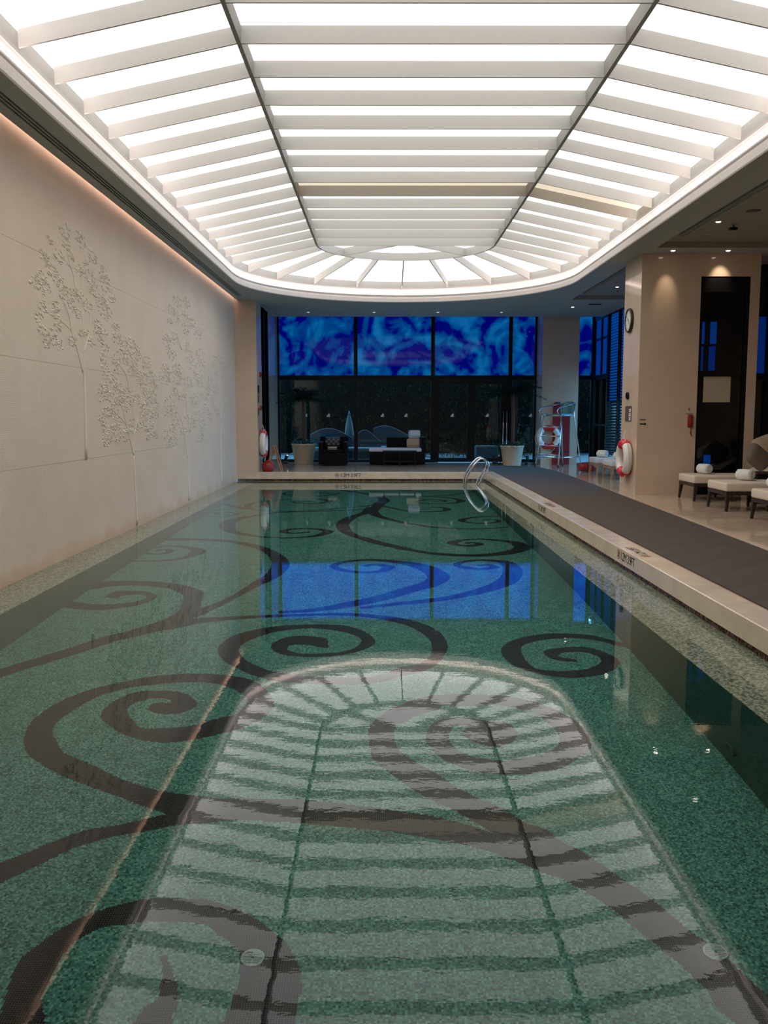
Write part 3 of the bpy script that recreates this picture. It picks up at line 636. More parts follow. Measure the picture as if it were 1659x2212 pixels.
def leafy(name, clusters, branches, density, label):
    rnd = random.Random(len(clusters) * 13 + 5)
    e = bpy.data.objects.new(name, None); COL.objects.link(e); e.parent = wl; e.location = (WL, branches[0][0][0], max(0.01, branches[0][0][1])); e['label'] = label
    oy, oz = branches[0][0][0], max(0.01, branches[0][0][1])
    lv = MB()
    for (cy_, cz_, ry_, rz_) in clusters:
        n = int(1.6 * density * (.6 + ry_ * rz_ * 60))
        for _ in range(n):
            a = rnd.uniform(0, 2 * PI); q = math.sqrt(rnd.random())
            y_ = cy_ + ry_ * 1.05 * q * math.cos(a) - oy; z_ = cz_ + rz_ * 1.15 * q * math.sin(a) - oz
            L_ = rnd.uniform(.015, .029); W_ = L_ * rnd.uniform(.35, .5); t = rnd.uniform(-1.2, .1) + (PI if rnd.random() < .3 else 0)
            ca, sa = math.cos(t), math.sin(t); H_ = rnd.uniform(.0065, .012)
            P = lambda u, v, h: (h, y_ + 1.9 * (u * ca - v * sa), z_ + u * sa + v * ca)
            up = 1 if ca >= 0 else -1
            base = [P(-L_, 0, 0), P(0, -W_, 0), P(L_, 0, 0), P(0, W_, 0)]
            ctop = P(0, -W_ * .55 * up, H_)      # highest near the lower rim: slopes catch the light, rim shades
            b = len(lv.v); lv.v += base + [ctop]
            for i in range(4): lv.f.append((b + i, b + (i + 1) % 4, b + 4)); lv.sm.append(False)
    lv.build('leaves', 'carved', e, kind='stuff', recalc=True)
    for i, br in enumerate(branches):
        r0 = .03 if i == 0 else .012
        pts_ = cat_rom([(0.0, p_[0] - oy, p_[1] - oz) for p_ in br], 4)
        m = MB(); rad = [r0 * (1 - .55 * k / (len(pts_) - 1)) for k in range(len(pts_))]
        m.tube(pts_, rad, 6)
        m.v = [(max(0.0, vx) * .8 if vx > 0 else -.002, vy, vz) for vx, vy, vz in m.v]
        m.build('trunk' if i == 0 else 'branch', 'carved', e)
    return e
leafy('carved_tree', T1, B1, 13, 'carved stone tree nearest the camera, its trunk ending midway up the wall')
leafy('carved_tree', T2, B2, 12, 'carved stone tree second along the wall, trunk reaching the water')
leafy('carved_tree', T3, B3, 12, 'tall carved stone tree third along the wall with a high crown')
leafy('carved_tree', T4, B4, 12, 'faint carved stone tree next to the far left pilaster')

# pilaster, left return wall, far openings
MB().box(WL - .25, -3.03, 21.602, 22.47, DK, 4.6).build('wall_pilaster', 'polished', kind='structure')
MB().box(WL - .25, -3.55, 22.47, 24.0, DK, 4.6).build('wall_recess', 'black', kind='structure')
d1 = struct('door_1')
MB().box(-3.11, -3.07, 22.47, 24.0, DK + .01, 4.34).build('door_glass', 'garden_wall', d1)
MB().box(-3.12, -3.05, 22.47, 22.54, DK + .01, 4.34).build('door_frame', 'dark_metal', d1)
MB().box(-3.12, -3.05, 23.93, 24.0, DK + .01, 4.34).build('door_frame', 'dark_metal', d1)
MB().box(-3.12, -3.05, 23.2, 23.26, DK + .01, 4.34).build('door_frame', 'dark_metal', d1)
MB().box(WL - .25, -3.06, 24.0, 26.15, DK, 4.6).build('wall_jamb', 'polished', kind='structure')
# far right pillar
MB().box(4.50, 5.53, 25.2, 26.15, DK, 4.6).build('wall_column', 'polished', kind='structure')
# right block with the smoked glass door in its face
rb = struct('wall_right')
MB().box(4.43, 5.45, 15.45, 16.49, DK, 4.40).build('stone_block', 'polished', rb)
MB().box(6.30, 6.46, 15.45, 16.49, DK, 4.40).build('stone_block', 'polished', rb)
MB().box(5.45, 6.30, 15.45, 16.49, 3.957, 4.40).build('stone_block', 'polished', rb)
d2 = struct('door_2')
for a in ((5.45, 5.50, 15.47, 15.60, DK + .001, 3.957), (6.25, 6.30, 15.47, 15.60, DK + .001, 3.957), (5.50, 6.25, 15.47, 15.60, 3.70, 3.957), (5.50, 6.25, 15.48, 15.58, 2.27, 2.31)):
    MB().box(*a).build('door_frame', 'dark_metal', d2)
MB().box(5.50, 6.25, 15.53, 15.54, DK + .01, 3.70).build('door_glass', 'smoked', d2)
# glowing blue panes added behind the glass for the windows showing in it
MB().box(5.45, 6.30, 15.75, 15.80, DK, 3.957).build('back_panel', 'black', d2)
for (xa, xb, za, zb, mt) in ((5.53, 5.63, 2.84, 3.22, 'film_dim'), (5.73, 5.84, 2.84, 3.22, 'film_dim'), (5.53, 5.62, 2.38, 2.80, 'film_plain'), (5.72, 5.83, 2.38, 2.80, 'film_plain'), (5.70, 5.82, .62, .90, 'film_dim')):
    MB().box(xa, xb, 15.70, 15.71, za, zb).build('pane', mt, d2)
nt_ = MB().box(5.578, 6.05, 15.515, 15.522, 1.823, 2.268)
tag(nt_.build('paper_notice', 'notice'), 'square beige notice on the smoked glass door', 'notice')

# back and side shell
MB().box(WL - .25, 10.2, -3.4, -3.2, 0, 4.8).build('wall_back', 'stone', kind='structure')
MB().box(10.0, 10.2, -3.2, 16.5, 0, 4.8).build('wall_side', 'stone', kind='structure')

# -------------------------------------------------------------- far window wall
def bar(par, x0, x1, y0, y1, z0, z1, name='mullion', mat='dark_metal'):
    return MB().box(x0, x1, y0, y1, z0, z1).build(name, mat, par)
w1 = struct('window_1')
WY = 26.10
mull = [-.777, 1.475, 3.735]
for m_ in mull: bar(w1, m_ - .055, m_ + .055, WY, WY + .12, DK, 4.6)
bar(w1, -3.06, -3.0, WY, WY + .12, DK, 4.6); bar(w1, 4.44, 4.5, WY, WY + .12, DK, 4.6)
segs = [(-3.0, -.832), (-.722, 1.42), (1.53, 3.68), (3.79, 4.44)]
for a, b in segs:
    bar(w1, a, b, WY, WY + .12, 2.62, 2.755, 'transom')
    bar(w1, a, b, WY, WY + .12, 4.50, 4.6, 'head_rail')
    MB().box(a, b, WY + .05, WY + .056, 2.755, 4.50).build('blue_pane', 'film', w1)
for a, b in (segs[0], segs[1], segs[3]):
    bar(w1, a, b, WY, WY + .12, DK, DK + .10, 'sill_rail')
    MB().box(a, b, WY + .05, WY + .058, DK + .10, 2.62).build('pane', 'glass', w1)
d3 = struct('door_3')
bar(d3, 1.53, 1.64, WY + .01, WY + .10, DK + .002, 2.62, 'door_frame')
for (a, b) in ((1.64, 2.62), (2.62, 3.60)):
    bar(d3, a, a + .09 if a > 2 else a + .02, WY + .01, WY + .09, DK + .02, 2.61, 'stile')
    bar(d3, b - .13, b, WY + .01, WY + .09, DK + .02, 2.61, 'stile')
    bar(d3, a, b, WY + .015, WY + .085, 2.50, 2.60, 'top_rail')
    bar(d3, a, b, WY + .015, WY + .085, DK + .02, DK + .14, 'bottom_rail')
    MB().box(a + .02, b - .1, WY + .05, WY + .058, DK + .14, 2.50).build('door_glass', 'glass', d3)
bar(d3, 3.60, 3.68, WY + .01, WY + .10, DK + .002, 2.62, 'door_frame')
for hx in (3.54, 3.645):
    ph = MB().tube([(hx, WY - .04, .75), (hx, WY - .04, 1.72)], .016, 8).build('pull_handle', 'metal', d3)
    for hz in (.9, 1.57): MB().tube([(hx, WY - .04, hz), (hx, WY + .02, hz)], .008, 6).build('handle_stud', 'metal', ph)
# white house-shaped warning stickers at eye height
SX = [-2.25, -1.585, .0, .69, 2.05, 3.08, 4.35]
for i, sx in enumerate(SX):
    m = MB(); y_ = WY + .044
    m.loft([[(sx + a, yy, 1.60 + c) for a, c in ((-.045, -.05), (.045, -.05), (.045, .03), (.02, .055), (-.045, -.01))] for yy in (y_, y_ + .003)], smooth=False)
    o = m.build('warning_sticker', 'print_white')
    tag(o, ['small white sticker on the leftmost garden pane, behind the palm', 'small white sticker on the left garden pane above the armchair', 'small white sticker on the middle pane above the sofa',
            'small white sticker on the middle pane near the door', 'small white sticker on the left garden door leaf', 'small white sticker on the right garden door leaf', 'small white sticker on the narrow pane beside the far pillar'][i], 'sticker', 'white stickers on the garden glass')

# glazing to the right of the far pillar, and the side glazing with shutters
w2 = struct('window_2')
bar(w2, 5.53, 5.60, WY, WY + .1, DK, 4.6); bar(w2, 6.10, 6.2, WY, WY + .1, DK, 4.6)
bar(w2, 5.60, 6.10, WY, WY + .1, 2.62, 2.755, 'transom')
MB().box(5.60, 6.10, WY + .05, WY + .056, 2.755, 4.6).build('blue_pane', 'film', w2)
MB().box(5.60, 6.10, WY + .05, WY + .056, DK, 2.62).build('pane', 'glass', w2)
w3 = struct('window_3')
GX = 6.15
def yb(y0, y1, z0, z1, nm='mullion', mat='dark_metal', dx=(0, .1)):
    return MB().box(GX + dx[0], GX + dx[1], y0, y1, z0, z1).build(nm, mat, w3)
for a in (16.5, 18.3, 20.1, 21.9, 24.45, 26.0):
    yb(a, a + .12, DK, 4.42)
yb(25.22, 25.27, DK, 4.42)
for a, b in ((16.62, 18.3), (18.42, 20.1), (20.22, 21.9), (24.57, 25.22), (25.27, 26.0)):
    for z_ in (DK, 1.3, 2.62, 3.72, 4.30):
        yb(a, b, z_, z_ + (.12 if z_ in (2.62, 4.30) else .05), 'transom')
    yb(a, b, 2.74, 4.30, 'blue_pane', 'film_plain', (.05, .056))
    yb(a, b, DK + .05, 2.62, 'pane', 'glass', (.05, .056))
yb(22.02, 24.45, 4.30, 4.42, 'transom')
yb(22.02, 24.45, 2.0, 4.3, 'blue_pane', 'film_dim', (.075, .08))
# slatted shutters: every slat is a piece
for (a, b) in ((22.05, 23.22), (23.30, 24.42)):
    yb(a, a + .05, DK, 4.30, 'shutter_stile', 'dark_metal', (-.02, .03)); yb(b - .05, b, DK, 4.30, 'shutter_stile', 'dark_metal', (-.02, .03))
    z_ = DK + .1
    while z_ < 4.25:
        m = MB(); m.hexa([(GX - .035, a + .05, z_ - .005), (GX + .035, a + .05, z_ + .030), (GX + .035, b - .05, z_ + .030), (GX - .035, b - .05, z_ - .005),
                          (GX - .035, a + .05, z_ + .003), (GX + .035, a + .05, z_ + .038), (GX + .035, b - .05, z_ + .038), (GX - .035, b - .05, z_ + .003)])
        m.build('slat', 'dark_metal', w3); z_ += .075
# glazing right of the stone block, facing the camera
w4 = struct('window_4')
def xb(x0, x1, z0, z1, nm='mullion', mat='dark_metal', dy=(0, .1)):
    return MB().box(x0, x1, 16.5 + dy[0], 16.5 + dy[1], z0, z1).build(nm, mat, w4)
for a in (6.46, 7.06, 8.6, 9.88): xb(a, a + .12, DK, 4.40)
for a, b in ((6.58, 7.06), (7.18, 8.6), (8.72, 9.88)):
    for z_ in (DK, 2.25, 3.40, 4.28): xb(a, b, z_, z_ + .12, 'transom')
    xb(a, b, 2.37, 3.40, 'blue_pane', 'film_night', (.05, .056)); xb(a, b, 3.52, 4.28, 'blind', 'black', (.05, .056)); xb(a, b, DK + .12, 2.25, 'pane', 'smoked', (.05, .056))
xb(6.4, 10.1, DK, 4.4, 'backing', 'garden_wall', (.6, .65))

# ================================================================== CEILING
X0, X1 = XC - RO - .005, XC + RO + .005
c = MB(); R2 = RO + .005
SXL = -3.45                     # the soffit stops short of the stone wall: light slot
far_y, near_y = 25.1, -3.2
n = 40
def quad(a, b, z=CZ): c.poly([(a[0], a[1], z), (b[0], a[1], z), (b[0], b[1], z), (a[0], b[1], z)])
quad((SXL, near_y), (-3.36, 21.6)); quad((-3.22, near_y), (X0, 21.6)); quad((-3.36, 20.9), (-3.22, 21.6)); quad((SXL - .35, 21.6), (X0, far_y))
c.poly([(-3.36, near_y, CZ + .06), (-3.22, near_y, CZ + .06), (-3.22, 20.9, CZ + .06), (-3.36, 20.9, CZ + .06)])
for k in range(n):
    for yc, s, lim in ((YF, 1, far_y), (YN, -1, near_y)):
        a0, a1 = PI * k / n, PI * (k + 1) / n
        p0 = (XC + R2 * math.cos(a0), yc + s * R2 * math.sin(a0)); p1 = (XC + R2 * math.cos(a1), yc + s * R2 * math.sin(a1))
        c.poly([(p0[0], p0[1], CZ), (p1[0], p1[1], CZ), (p1[0], lim, CZ), (p0[0], lim, CZ)])
# right part with two shallow coffers
quad((X1, near_y), (4.49, far_y))
quad((4.49, 14.88), (10.2, 16.75)); quad((4.49, 21.42), (6.6, far_y))
c.build('ceiling', 'ceil', kind='structure', recalc=False)
k_ = MB()
for (a, b, y0, y1) in ((4.49, 10.2, near_y, 14.88), (4.49, 10.2, 16.75, 21.42)):
    z1 = CZ + .095
    k_.poly([(a, y0, z1), (b, y0, z1), (b, y1, z1), (a, y1, z1)])
    k_.poly([(a, y0, CZ), (a, y1, CZ), (a, y1, z1), (a, y0, z1)]); k_.poly([(a, y1, CZ), (b, y1, CZ), (b, y1, z1), (a, y1, z1)]); k_.poly([(a, y0, CZ), (b, y0, CZ), (b, y0, z1), (a, y0, z1)])
k_.build('ceiling_coffer', 'ceil_warm', kind='structure', recalc=False)
# pocket over the far window, slab above everything
c2 = MB(); c2.box(SXL - .35, 6.6, far_y, 26.2, 4.60, 4.65); c2.box(SXL - .35, 6.6, far_y - .01, far_y + .01, CZ, 4.6)
c2.build('ceiling_pocket', 'ceil', kind='structure')
MB().box(-3.9, 10.3, -3.4, 26.3, 5.6, 5.7).build('ceiling_slab', 'black', kind='structure')
MB().box(-3.9, -3.46, -3.2, 21.65, 4.64, 4.70).build('trim_4', 'ceil', kind='structure')
MB().box(-3.47, -3.45, -3.2, 21.65, CZ, 4.66).build('trim_5', 'ceil', kind='structure')
# LED strip in the slot along the stone wall
tag(MB().box(-3.50, -3.475, -3.1, 21.55, 4.47, 4.485).build('led_strip', 'led_wall'), 'warm light strip in the slot between ceiling and carved stone wall', 'light strip')

# ---- the luminous ceiling -----------------------------------------------------
lc = thing('luminous_ceiling', 'large round-ended luminous ceiling of white fins over the pool', 'ceiling light', (XC, 11.3, CZ))
OX, OY, OZ = XC, 11.3, CZ
def loc(m): m.v = [(a - OX, b - OY, c_ - OZ) for a, b, c_ in m.v]; return m
# stadium outline
def stadium(r, n=36):
    P = [(XC + r * math.cos(PI * k / n), YF + r * math.sin(PI * k / n)) for k in range(n + 1)]
    P += [(XC + r * math.cos(PI + PI * k / n), YN + r * math.sin(PI + PI * k / n)) for k in range(n + 1)]
    return P
def ring_part(prof, name, mat):
    m = MB(); rings = [[(x_, y_, z_) for x_, y_ in stadium(r_)] for r_, z_ in prof]
    m.loft(rings, False, False, True, smooth=False)
    return loc(m).build(name, mat, lc, recalc=False)
ring_part([(3.485, 4.33), (3.485, 4.30), (3.465, 4.285), (3.455, 4.30), (3.455, 4.385), (3.47, 4.395), (3.47, 4.41), (3.50, 4.415), (3.50, 4.44), (3.475, 4.445), (3.475, 4.462), (3.56, 4.462)], 'cornice', 'cornice')
ring_part([(3.56, 4.462), (3.57, 4.49), (3.565, 4.52), (3.54, 4.545), (3.54, 4.56), (3.525, 4.575), (3.515, 4.60), (3.505, 4.60), (3.50, 4.63)], 'cove_moulding', 'cornice')
ring_part([(3.50, 4.63), (3.50, 4.80)], 'frame_band', 'fin')
ring_part([(3.505, 4.466), (3.53, 4.466)], 'led_strip', 'led')
FY = [7.715 + .8094 * k for k in range(-2, 14)]
ZB, ZT, ZBo, ZTo = 4.98, 5.137, 4.625, 4.772
t = .011
def fin(p0, p1, zb0, zt0, zb1, zt1, name='fin', mat='fin'):
    """vertical board from plan point p0 to p1"""
    dx, dy = p1[0] - p0[0], p1[1] - p0[1]; L_ = math.hypot(dx, dy); nx_, ny_ = -dy / L_ * t, dx / L_ * t
    m = MB(); m.hexa([(p0[0] - nx_, p0[1] - ny_, zb0), (p1[0] - nx_, p1[1] - ny_, zb1), (p1[0] + nx_, p1[1] + ny_, zb1), (p0[0] + nx_, p0[1] + ny_, zb0),
                      (p0[0] - nx_, p0[1] - ny_, zt0), (p1[0] - nx_, p1[1] - ny_, zt1), (p1[0] + nx_, p1[1] + ny_, zt1), (p0[0] + nx_, p0[1] + ny_, zt0)])
    return loc(m).build(name, mat, lc)
for y_ in FY:
    fin((XC - RI + .02, y_), (XC + RI - .02, y_), ZB, ZT, ZB, ZT)
    fin((XC - RO, y_), (XC - RI - .02, y_), ZBo, ZTo, ZB, ZT)
    fin((XC + RI + .02, y_), (XC + RO, y_), ZB, ZT, ZBo, ZTo)
for s in (-1, 1):
    m = MB().box(XC + s * RI - .02, XC + s * RI + .02, YN, YF, ZB - .004, ZT); loc(m).build('rib', 'rib', lc)
for yc, s in ((YF, 1), (YN, -1)):
    m = MB(); rg = []
    for k in range(33):
        a = PI * k / 32
        rg.append([(XC + r_ * math.cos(a), yc + s * r_ * math.sin(a), z_) for r_, z_ in ((RI - .02, ZB - .004), (RI + .02, ZB - .004), (RI + .02, ZT), (RI - .02, ZT))])
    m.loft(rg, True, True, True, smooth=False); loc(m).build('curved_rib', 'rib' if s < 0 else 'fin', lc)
    for k in range(1, 10):
        a = PI * k / 10
        fin((XC + (RI + .02) * math.cos(a), yc + s * (RI + .02) * math.sin(a)), (XC + RO * math.cos(a), yc + s * RO * math.sin(a)), ZB, ZT, ZBo, ZTo)
    for a in (math.radians(43), math.radians(137)):
        fin((XC + .25 * math.cos(a), yc + s * (.12)), (XC + (RI - .02) * math.cos(a), yc + s * (RI - .02) * math.sin(a)), ZB, ZT, ZB, ZT)
    # luminous sectors
    for k in range(10):
        m = MB(); rr_ = []
        a0, a1 = PI * k / 10 + .004, PI * (k + 1) / 10 - .004
        for r_, z_ in ((RI, ZT), (RO + .02, ZTo)):
            rr_.append([(XC + r_ * math.cos(a0 + (a1 - a0) * j / 4), yc + s * r_ * math.sin(a0 + (a1 - a0) * j / 4), z_ + .001) for j in range(5)])
        m.loft(rr_, False, False, False, smooth=False); loc(m).build('light_panel', 'panel', lc, recalc=False)
    m = MB(); m.poly([(XC + RI * math.cos(PI * j / 24), yc + s * RI * math.sin(PI * j / 24), ZT + .001) for j in range(25)]); loc(m).build('light_panel', 'panel', lc, recalc=False)
yy = [YN] + FY + [YF + .1]
yy = sorted(set(yy))
for a, b in zip(yy[:-1], yy[1:]):
    if b - a < .05: continue
    off = 13.3 < a < 13.5
    for q, (xa, za, xb_, zb_) in enumerate(((XC - RI, ZT, XC + RI, ZT), (XC - RO - .02, ZTo - .002, XC - RI, ZT), (XC + RI, ZT, XC + RO + .02, ZTo - .002))):
        m = MB(); m.poly([(xa, a, za), (xb_, a, zb_), (xb_, b, zb_), (xa, b, za)])
        o = loc(m).build('light_panel', 'panel_off_glow' if off and q != 1 else 'panel', lc, recalc=False)
        if off and q != 1: o['label'] = 'unlit beige panel with added glow'
# ================================================================== CEILING FITTINGS
def slot_diffuser(x0, x1, y0, y1, z, nsl, label):
    e = thing('slot_diffuser', label, 'air vent', ((x0 + x1) / 2, (y0 + y1) / 2, z))
    ox, oy = e.location.x, e.location.y
    w_ = (x1 - x0) / nsl
    MB().box(x0 - ox, x1 - ox, y0 - oy, y1 - oy, .030, .034).build('duct_back', 'black', e)
    for k in range(nsl + 1):
        xx = x0 + k * w_ - ox
        MB().box(xx - .007, xx + .007, y0 - oy, y1 - oy, -.003, .03).build('slat', 'ceil', e)
    return e
slot_diffuser(-3.352, -3.228, -3.1, 20.85, CZ + .003, 3, 'long slotted air diffuser in the soffit beside the stone wall')
slot_diffuser(4.665, 4.745, 10.96, 14.3, CZ + .061, 2, 'slotted air diffuser along the edge of the right-hand coffer')
slot_diffuser(4.665, 4.745, 17.0, 20.9, CZ + .061, 2, 'slotted air diffuser along the farther coffer near the shutters')
DL = [(4.845, 15.127, CZ, 'left of the two ceiling spots in front of the stone block'), (5.763, 15.125, CZ, 'right of the two ceiling spots, above the smoked glass door'),
      (4.93, 13.364, CZ + .095, 'single ceiling spot up in the right-hand coffer'), (4.824, 22.86, CZ, 'ceiling spot before the far right pillar'),
      (5.196, 20.0, CZ + .095, 'ceiling spot up in the farther coffer by the shutters'),
      (-1.97, 23.98, CZ, 'leftmost of the four ceiling spots above the lounge'), (-.221, 23.98, CZ, 'second from left of the four ceiling spots above the lounge'),
      (1.479, 23.98, CZ, 'third from left of the four ceiling spots above the lounge'), (3.166, 23.98, CZ, 'rightmost of the four ceiling spots above the lounge')]
for i, (x_, y_, z_, lb) in enumerate(DL):
    e = thing('downlight', 'small round ' + lb if 'spot' not in lb.split()[0] else lb, 'ceiling spotlight', (x_, y_, z_ - .004), 0, 'ceiling spotlights')
    e['label'] = lb
    MB().lathe([(.038, .0), (.052, -.004), (.056, .002), (.056, .0035)], n=20, cap0=False, cap1=False).build('trim_ring', 'ceil', e)
    MB().lathe([(.0, -.012), (.022, -.010), (.036, -.002), (.036, .003)], n=16, cap0=False, cap1=True).build('lens', 'lamp' if i < 5 else 'lamp_dim', e)
    if i < 5:
        ld = bpy.data.lights.new('spot', 'SPOT'); ld.energy = [14, 20, 14, 10, 10][i]; ld.color = (1, .80, .58); ld.spot_size = math.radians([40, 52, 62, 62, 62][i]); ld.spot_blend = 1.0; ld.shadow_soft_size = .03
        lo = bpy.data.objects.new('lamp', ld); COL.objects.link(lo); lo.parent = e; lo.location = (0, 0, -.03)
        if i < 2: lo.rotation_euler = (math.radians([28, 40][i]), 0, 0)
def sprinkler(x_, y_, z_, label):
    e = thing('sprinkler', label, 'sprinkler', (x_, y_, z_ - .001))
    MB().lathe([(.03, 0), (.03, -.006), (.01, -.01), (.008, -.035)], n=12).build('rose', 'metal', e)
    MB().lathe([(.02, -.036), (.02, -.039)], n=12).build('deflector', 'metal', e)
sprinkler(5.13, 14.3, CZ + .095, 'small sprinkler head in the right-hand coffer')
sprinkler(.72, 24.4, CZ, 'small sprinkler head in the soffit above the sofa')
e = thing('smoke_detector', 'dark bracketed detector hanging in the right-hand coffer', 'detector', (5.2, 13.5, CZ + .094))
MB().box(-.05, .05, -.05, .05, -.012, 0).build('base', 'ceil', e); MB().tube([(0, 0, -.012), (.02, 0, -.06)], .012, 8).build('neck', 'black', e); MB().box(-.05, .06, -.03, .03, -.09, -.055).build('head', 'dark_metal', e)
o = MB().lathe([(.0, -.006), (.09, -.006), (.10, 0), (.10, .0)], n=28, cap0=False).build('ceiling_speaker', 'plate'); o.location = (5.15, 12.66, CZ + .094)
tag(o, 'flat round loudspeaker grille in the right-hand coffer', 'speaker')
e = thing('access_hatch', 'small dark vent grille in the farther soffit', 'air vent', (5.25, 22.3, CZ - .002))
MB().box(-.16, .16, -.1, .1, -.004, .0).build('frame', 'plate', e)
for k in range(5): MB().box(-.14, .14, -.085 + k * .038, -.07 + k * .038, -.008, -.004).build('slat', 'dark_metal', e)

# ================================================================== RIGHT BLOCK FITTINGS
def clock():
    e = thing('wall_clock', 'round dark-rimmed clock high on the pale pillar face', 'clock', (4.43, 16.07, 3.28))
    m = MB(); ring = []
    R_ = .205
    prof = [(R_ - .022, -.002), (R_ + .004, -.004), (R_ + .012, -.025), (R_ + .004, -.05), (R_ - .018, -.052), (R_ - .024, -.035)]
    rings = [[(p[1], p[0] * math.cos(2 * PI * k / 36), p[0] * math.sin(2 * PI * k / 36)) for k in range(36)] for p in prof]
    m.loft(rings, False, False); m.build('rim', 'darkwood', e)
    dial = MB().disc((-.02, 0, 0), R_ - .02, 'x', 32, .03).build('dial', 'facewhite', e)
    def hand(a, l, w_, nm):
        ca, sa = math.cos(a), math.sin(a); m = MB()
        P = lambda u, v, h: (-.037 - h, -(u * sa + v * ca), u * ca - v * sa)
        m.hexa([P(-.02, -w_, 0), P(l, -w_ * .4, 0), P(l, w_ * .4, 0), P(-.02, w_, 0), P(-.02, -w_, .003), P(l, -w_ * .4, .003), P(l, w_ * .4, .003), P(-.02, w_, .003)])
        m.build(nm, 'print_black', dial)
    hand(math.radians(-60), .10, .008, 'hour_hand'); hand(math.radians(-62 + 200), .15, .006, 'minute_hand')
    for k in range(12):
        a = math.radians(30 * k); l0 = .150
        t_ = text_obj(str(12 if k == 0 else k), .045, 'print_black', dial, (-.0355, -(l0 * math.sin(-a) * -1) * 1.0, l0 * math.cos(a)), (PI / 2, 0, -PI / 2), 'numeral', True)
        t_.location = (-.0358, -l0 * math.sin(a), l0 * math.cos(a))
clock()
e = thing('wall_thermometer', 'small round chrome dial on the pale pillar face below the clock', 'thermometer', (4.43, 16.07, 1.95))
m = MB(); rings = [[(p[1], p[0] * math.cos(2 * PI * k / 24), p[0] * math.sin(2 * PI * k / 24)) for k in range(24)] for p in [(.05, 0), (.066, 0), (.066, -.03), (.055, -.036), (.05, -.03)]]
m.loft(rings, False, False); m.build('rim', 'dark_metal', e); MB().disc((-.013, 0, 0), .052, 'x', 24, .025).build('dial', 'metal', e)
e = thing('rules_sign', 'brown plate with three white pictogram squares on the pale pillar', 'sign', (4.43, 16.01, 1.63))
MB().box(-.012, 0, -.19, .19, -.135, .135).build('plate', 'plate', e)
for k in range(3):
    m = MB().box(-.0145, -.012, -.17, -.07, .055 - k * .075 - .028, .055 - k * .075 + .028); sq = m.build('pictogram_square', 'print_white', e)
    MB().box(-.0155, -.0145, -.135, -.105, .055 - k * .075 - .008, .055 - k * .075 + .010).build('pictogram', 'print_black', sq)
e = thing('direction_sign', 'small black direction sign with an arrow on the beige block', 'sign', (4.525, 15.449, 1.49))
MB().box(-.05, .05, -.004, 0, -.052, -.03).build('arrow_bar', 'print_black', e)
m = MB(); m.loft([[(.03, y_, -.065), (.062, y_, -.041), (.03, y_, -.017)] for y_ in (-.006, 0)], smooth=False); m.build('arrow_head', 'print_black', e)
for k in range(6): MB().box(-.052 + k * .018, -.042 + k * .018, -.003, 0, .02 + .004 * (k % 2), .045).build('letter_mark', 'print_black', e)
e = thing('wall_phone', 'dark red wall telephone with hanging cord on the beige block', 'telephone', (5.34, 15.449, 1.50))
MB().rbox(-.045, .045, -.05, 0, -.11, .11, .018).build('body', 'darkred', e)
hs = MB().rbox(-.028, .028, -.085, -.045, -.10, .10, .013).build('handset', 'darkred', e)
MB().tube(cat_rom([(0, -.05, -.10), (.015, -.05, -.15), (.0, -.05, -.20), (.03, -.05, -.26), (.015, -.05, -.22), (.01, -.05, -.16)], 4), .007, 6).build('cord', 'darkred', hs)
e = thing('phone_sign', 'thin black line and handset pictogram above the red wall phone', 'sign', (5.33, 15.449, 1.66))
MB().box(-.07, .07, -.003, 0, -.036, -.030).build('line', 'print_black', e)
MB().tube([(-.008, -.002, .07), (-.014, -.002, .055), (-.012, -.002, .035), (0, -.002, .02)], .006, 6).build('pictogram', 'print_black', e)

# ================================================================== LIFEBUOYS
def lifebuoy(name_lb, loc, rot, R_=.27, r_=.075, rope=True, hang=.28):
    e = thing('lifebuoy', name_lb, 'lifebuoy', loc, 0, 'lifebuoys'); e.rotation_euler = rot
    # ring in the local x-z plane, thickness along local y
    segs_ = [(55, 125, 'red'), (125, 235, 'white'), (235, 305, 'red'), (305, 415, 'white')]
    for a0, a1, mt in segs_:
        m = MB(); n_ = 14
        big = .002 if mt == 'red' else 0
        m.tube([(R_ * math.cos(math.radians(a0 + (a1 - a0) * k / n_)), 0, R_ * math.sin(math.radians(a0 + (a1 - a0) * k / n_))) for k in range(n_ + 1)], r_ + big, 14)
        m.build('red_band' if mt == 'red' else 'white_section', mt, e)
    for a0, a1 in ((60, 120), (130, 230), (240, 300), (310, 410)):
        pts = []
        for k in range(9):
            f_ = k / 8; a = math.radians(a0 + (a1 - a0) * f_); rr = R_ + r_ + .008 + .035 * math.sin(PI * f_) * (1.6 if a0 == 240 else 1)
            pts.append((rr * math.cos(a), -.02, rr * math.sin(a) - (.03 * math.sin(PI * f_))))
        MB().tube(pts, .006, 6).build('grab_rope', 'rope', e)
    if hang: MB().tube([(0, -.02, R_ + .05), (.004, .02, R_ + r_ + hang)], .006, 6).build('hanging_cord', 'rope', e)
    return e
lifebuoy('red and white lifebuoy hanging on the near beige pillar', (4.345, 15.93, .835), (0, 0, -PI / 2), .265, .078, hang=.16)
lifebuoy('red and white lifebuoy behind the lifeguard chair on the far pillar', (4.69, 25.055, .985), (0, 0, 0), .265, .075, hang=.10)
lifebuoy('red and white lifebuoy hanging on the left pilaster by the easel', (-2.945, 22.03, .90), (0, 0, PI / 2), .265, .075, hang=.12)

# red equipment bag below the left lifebuoy
e = thing('equipment_bag', 'round red bag on the floor under the left lifebuoy', 'bag', (-2.84, 21.98, DK))
e.scale = (.92, .92, .88)
MB().lathe([(.10, .0), (.155, .02), (.17, .12), (.16, .22), (.10, .28), (.03, .30)], n=24).build('body', 'darkred', e)
MB().tube([(-.05, 0, .29), (-.03, 0, .315), (.03, 0, .315), (.05, 0, .29)], .010, 8).build('handle', 'red', e)
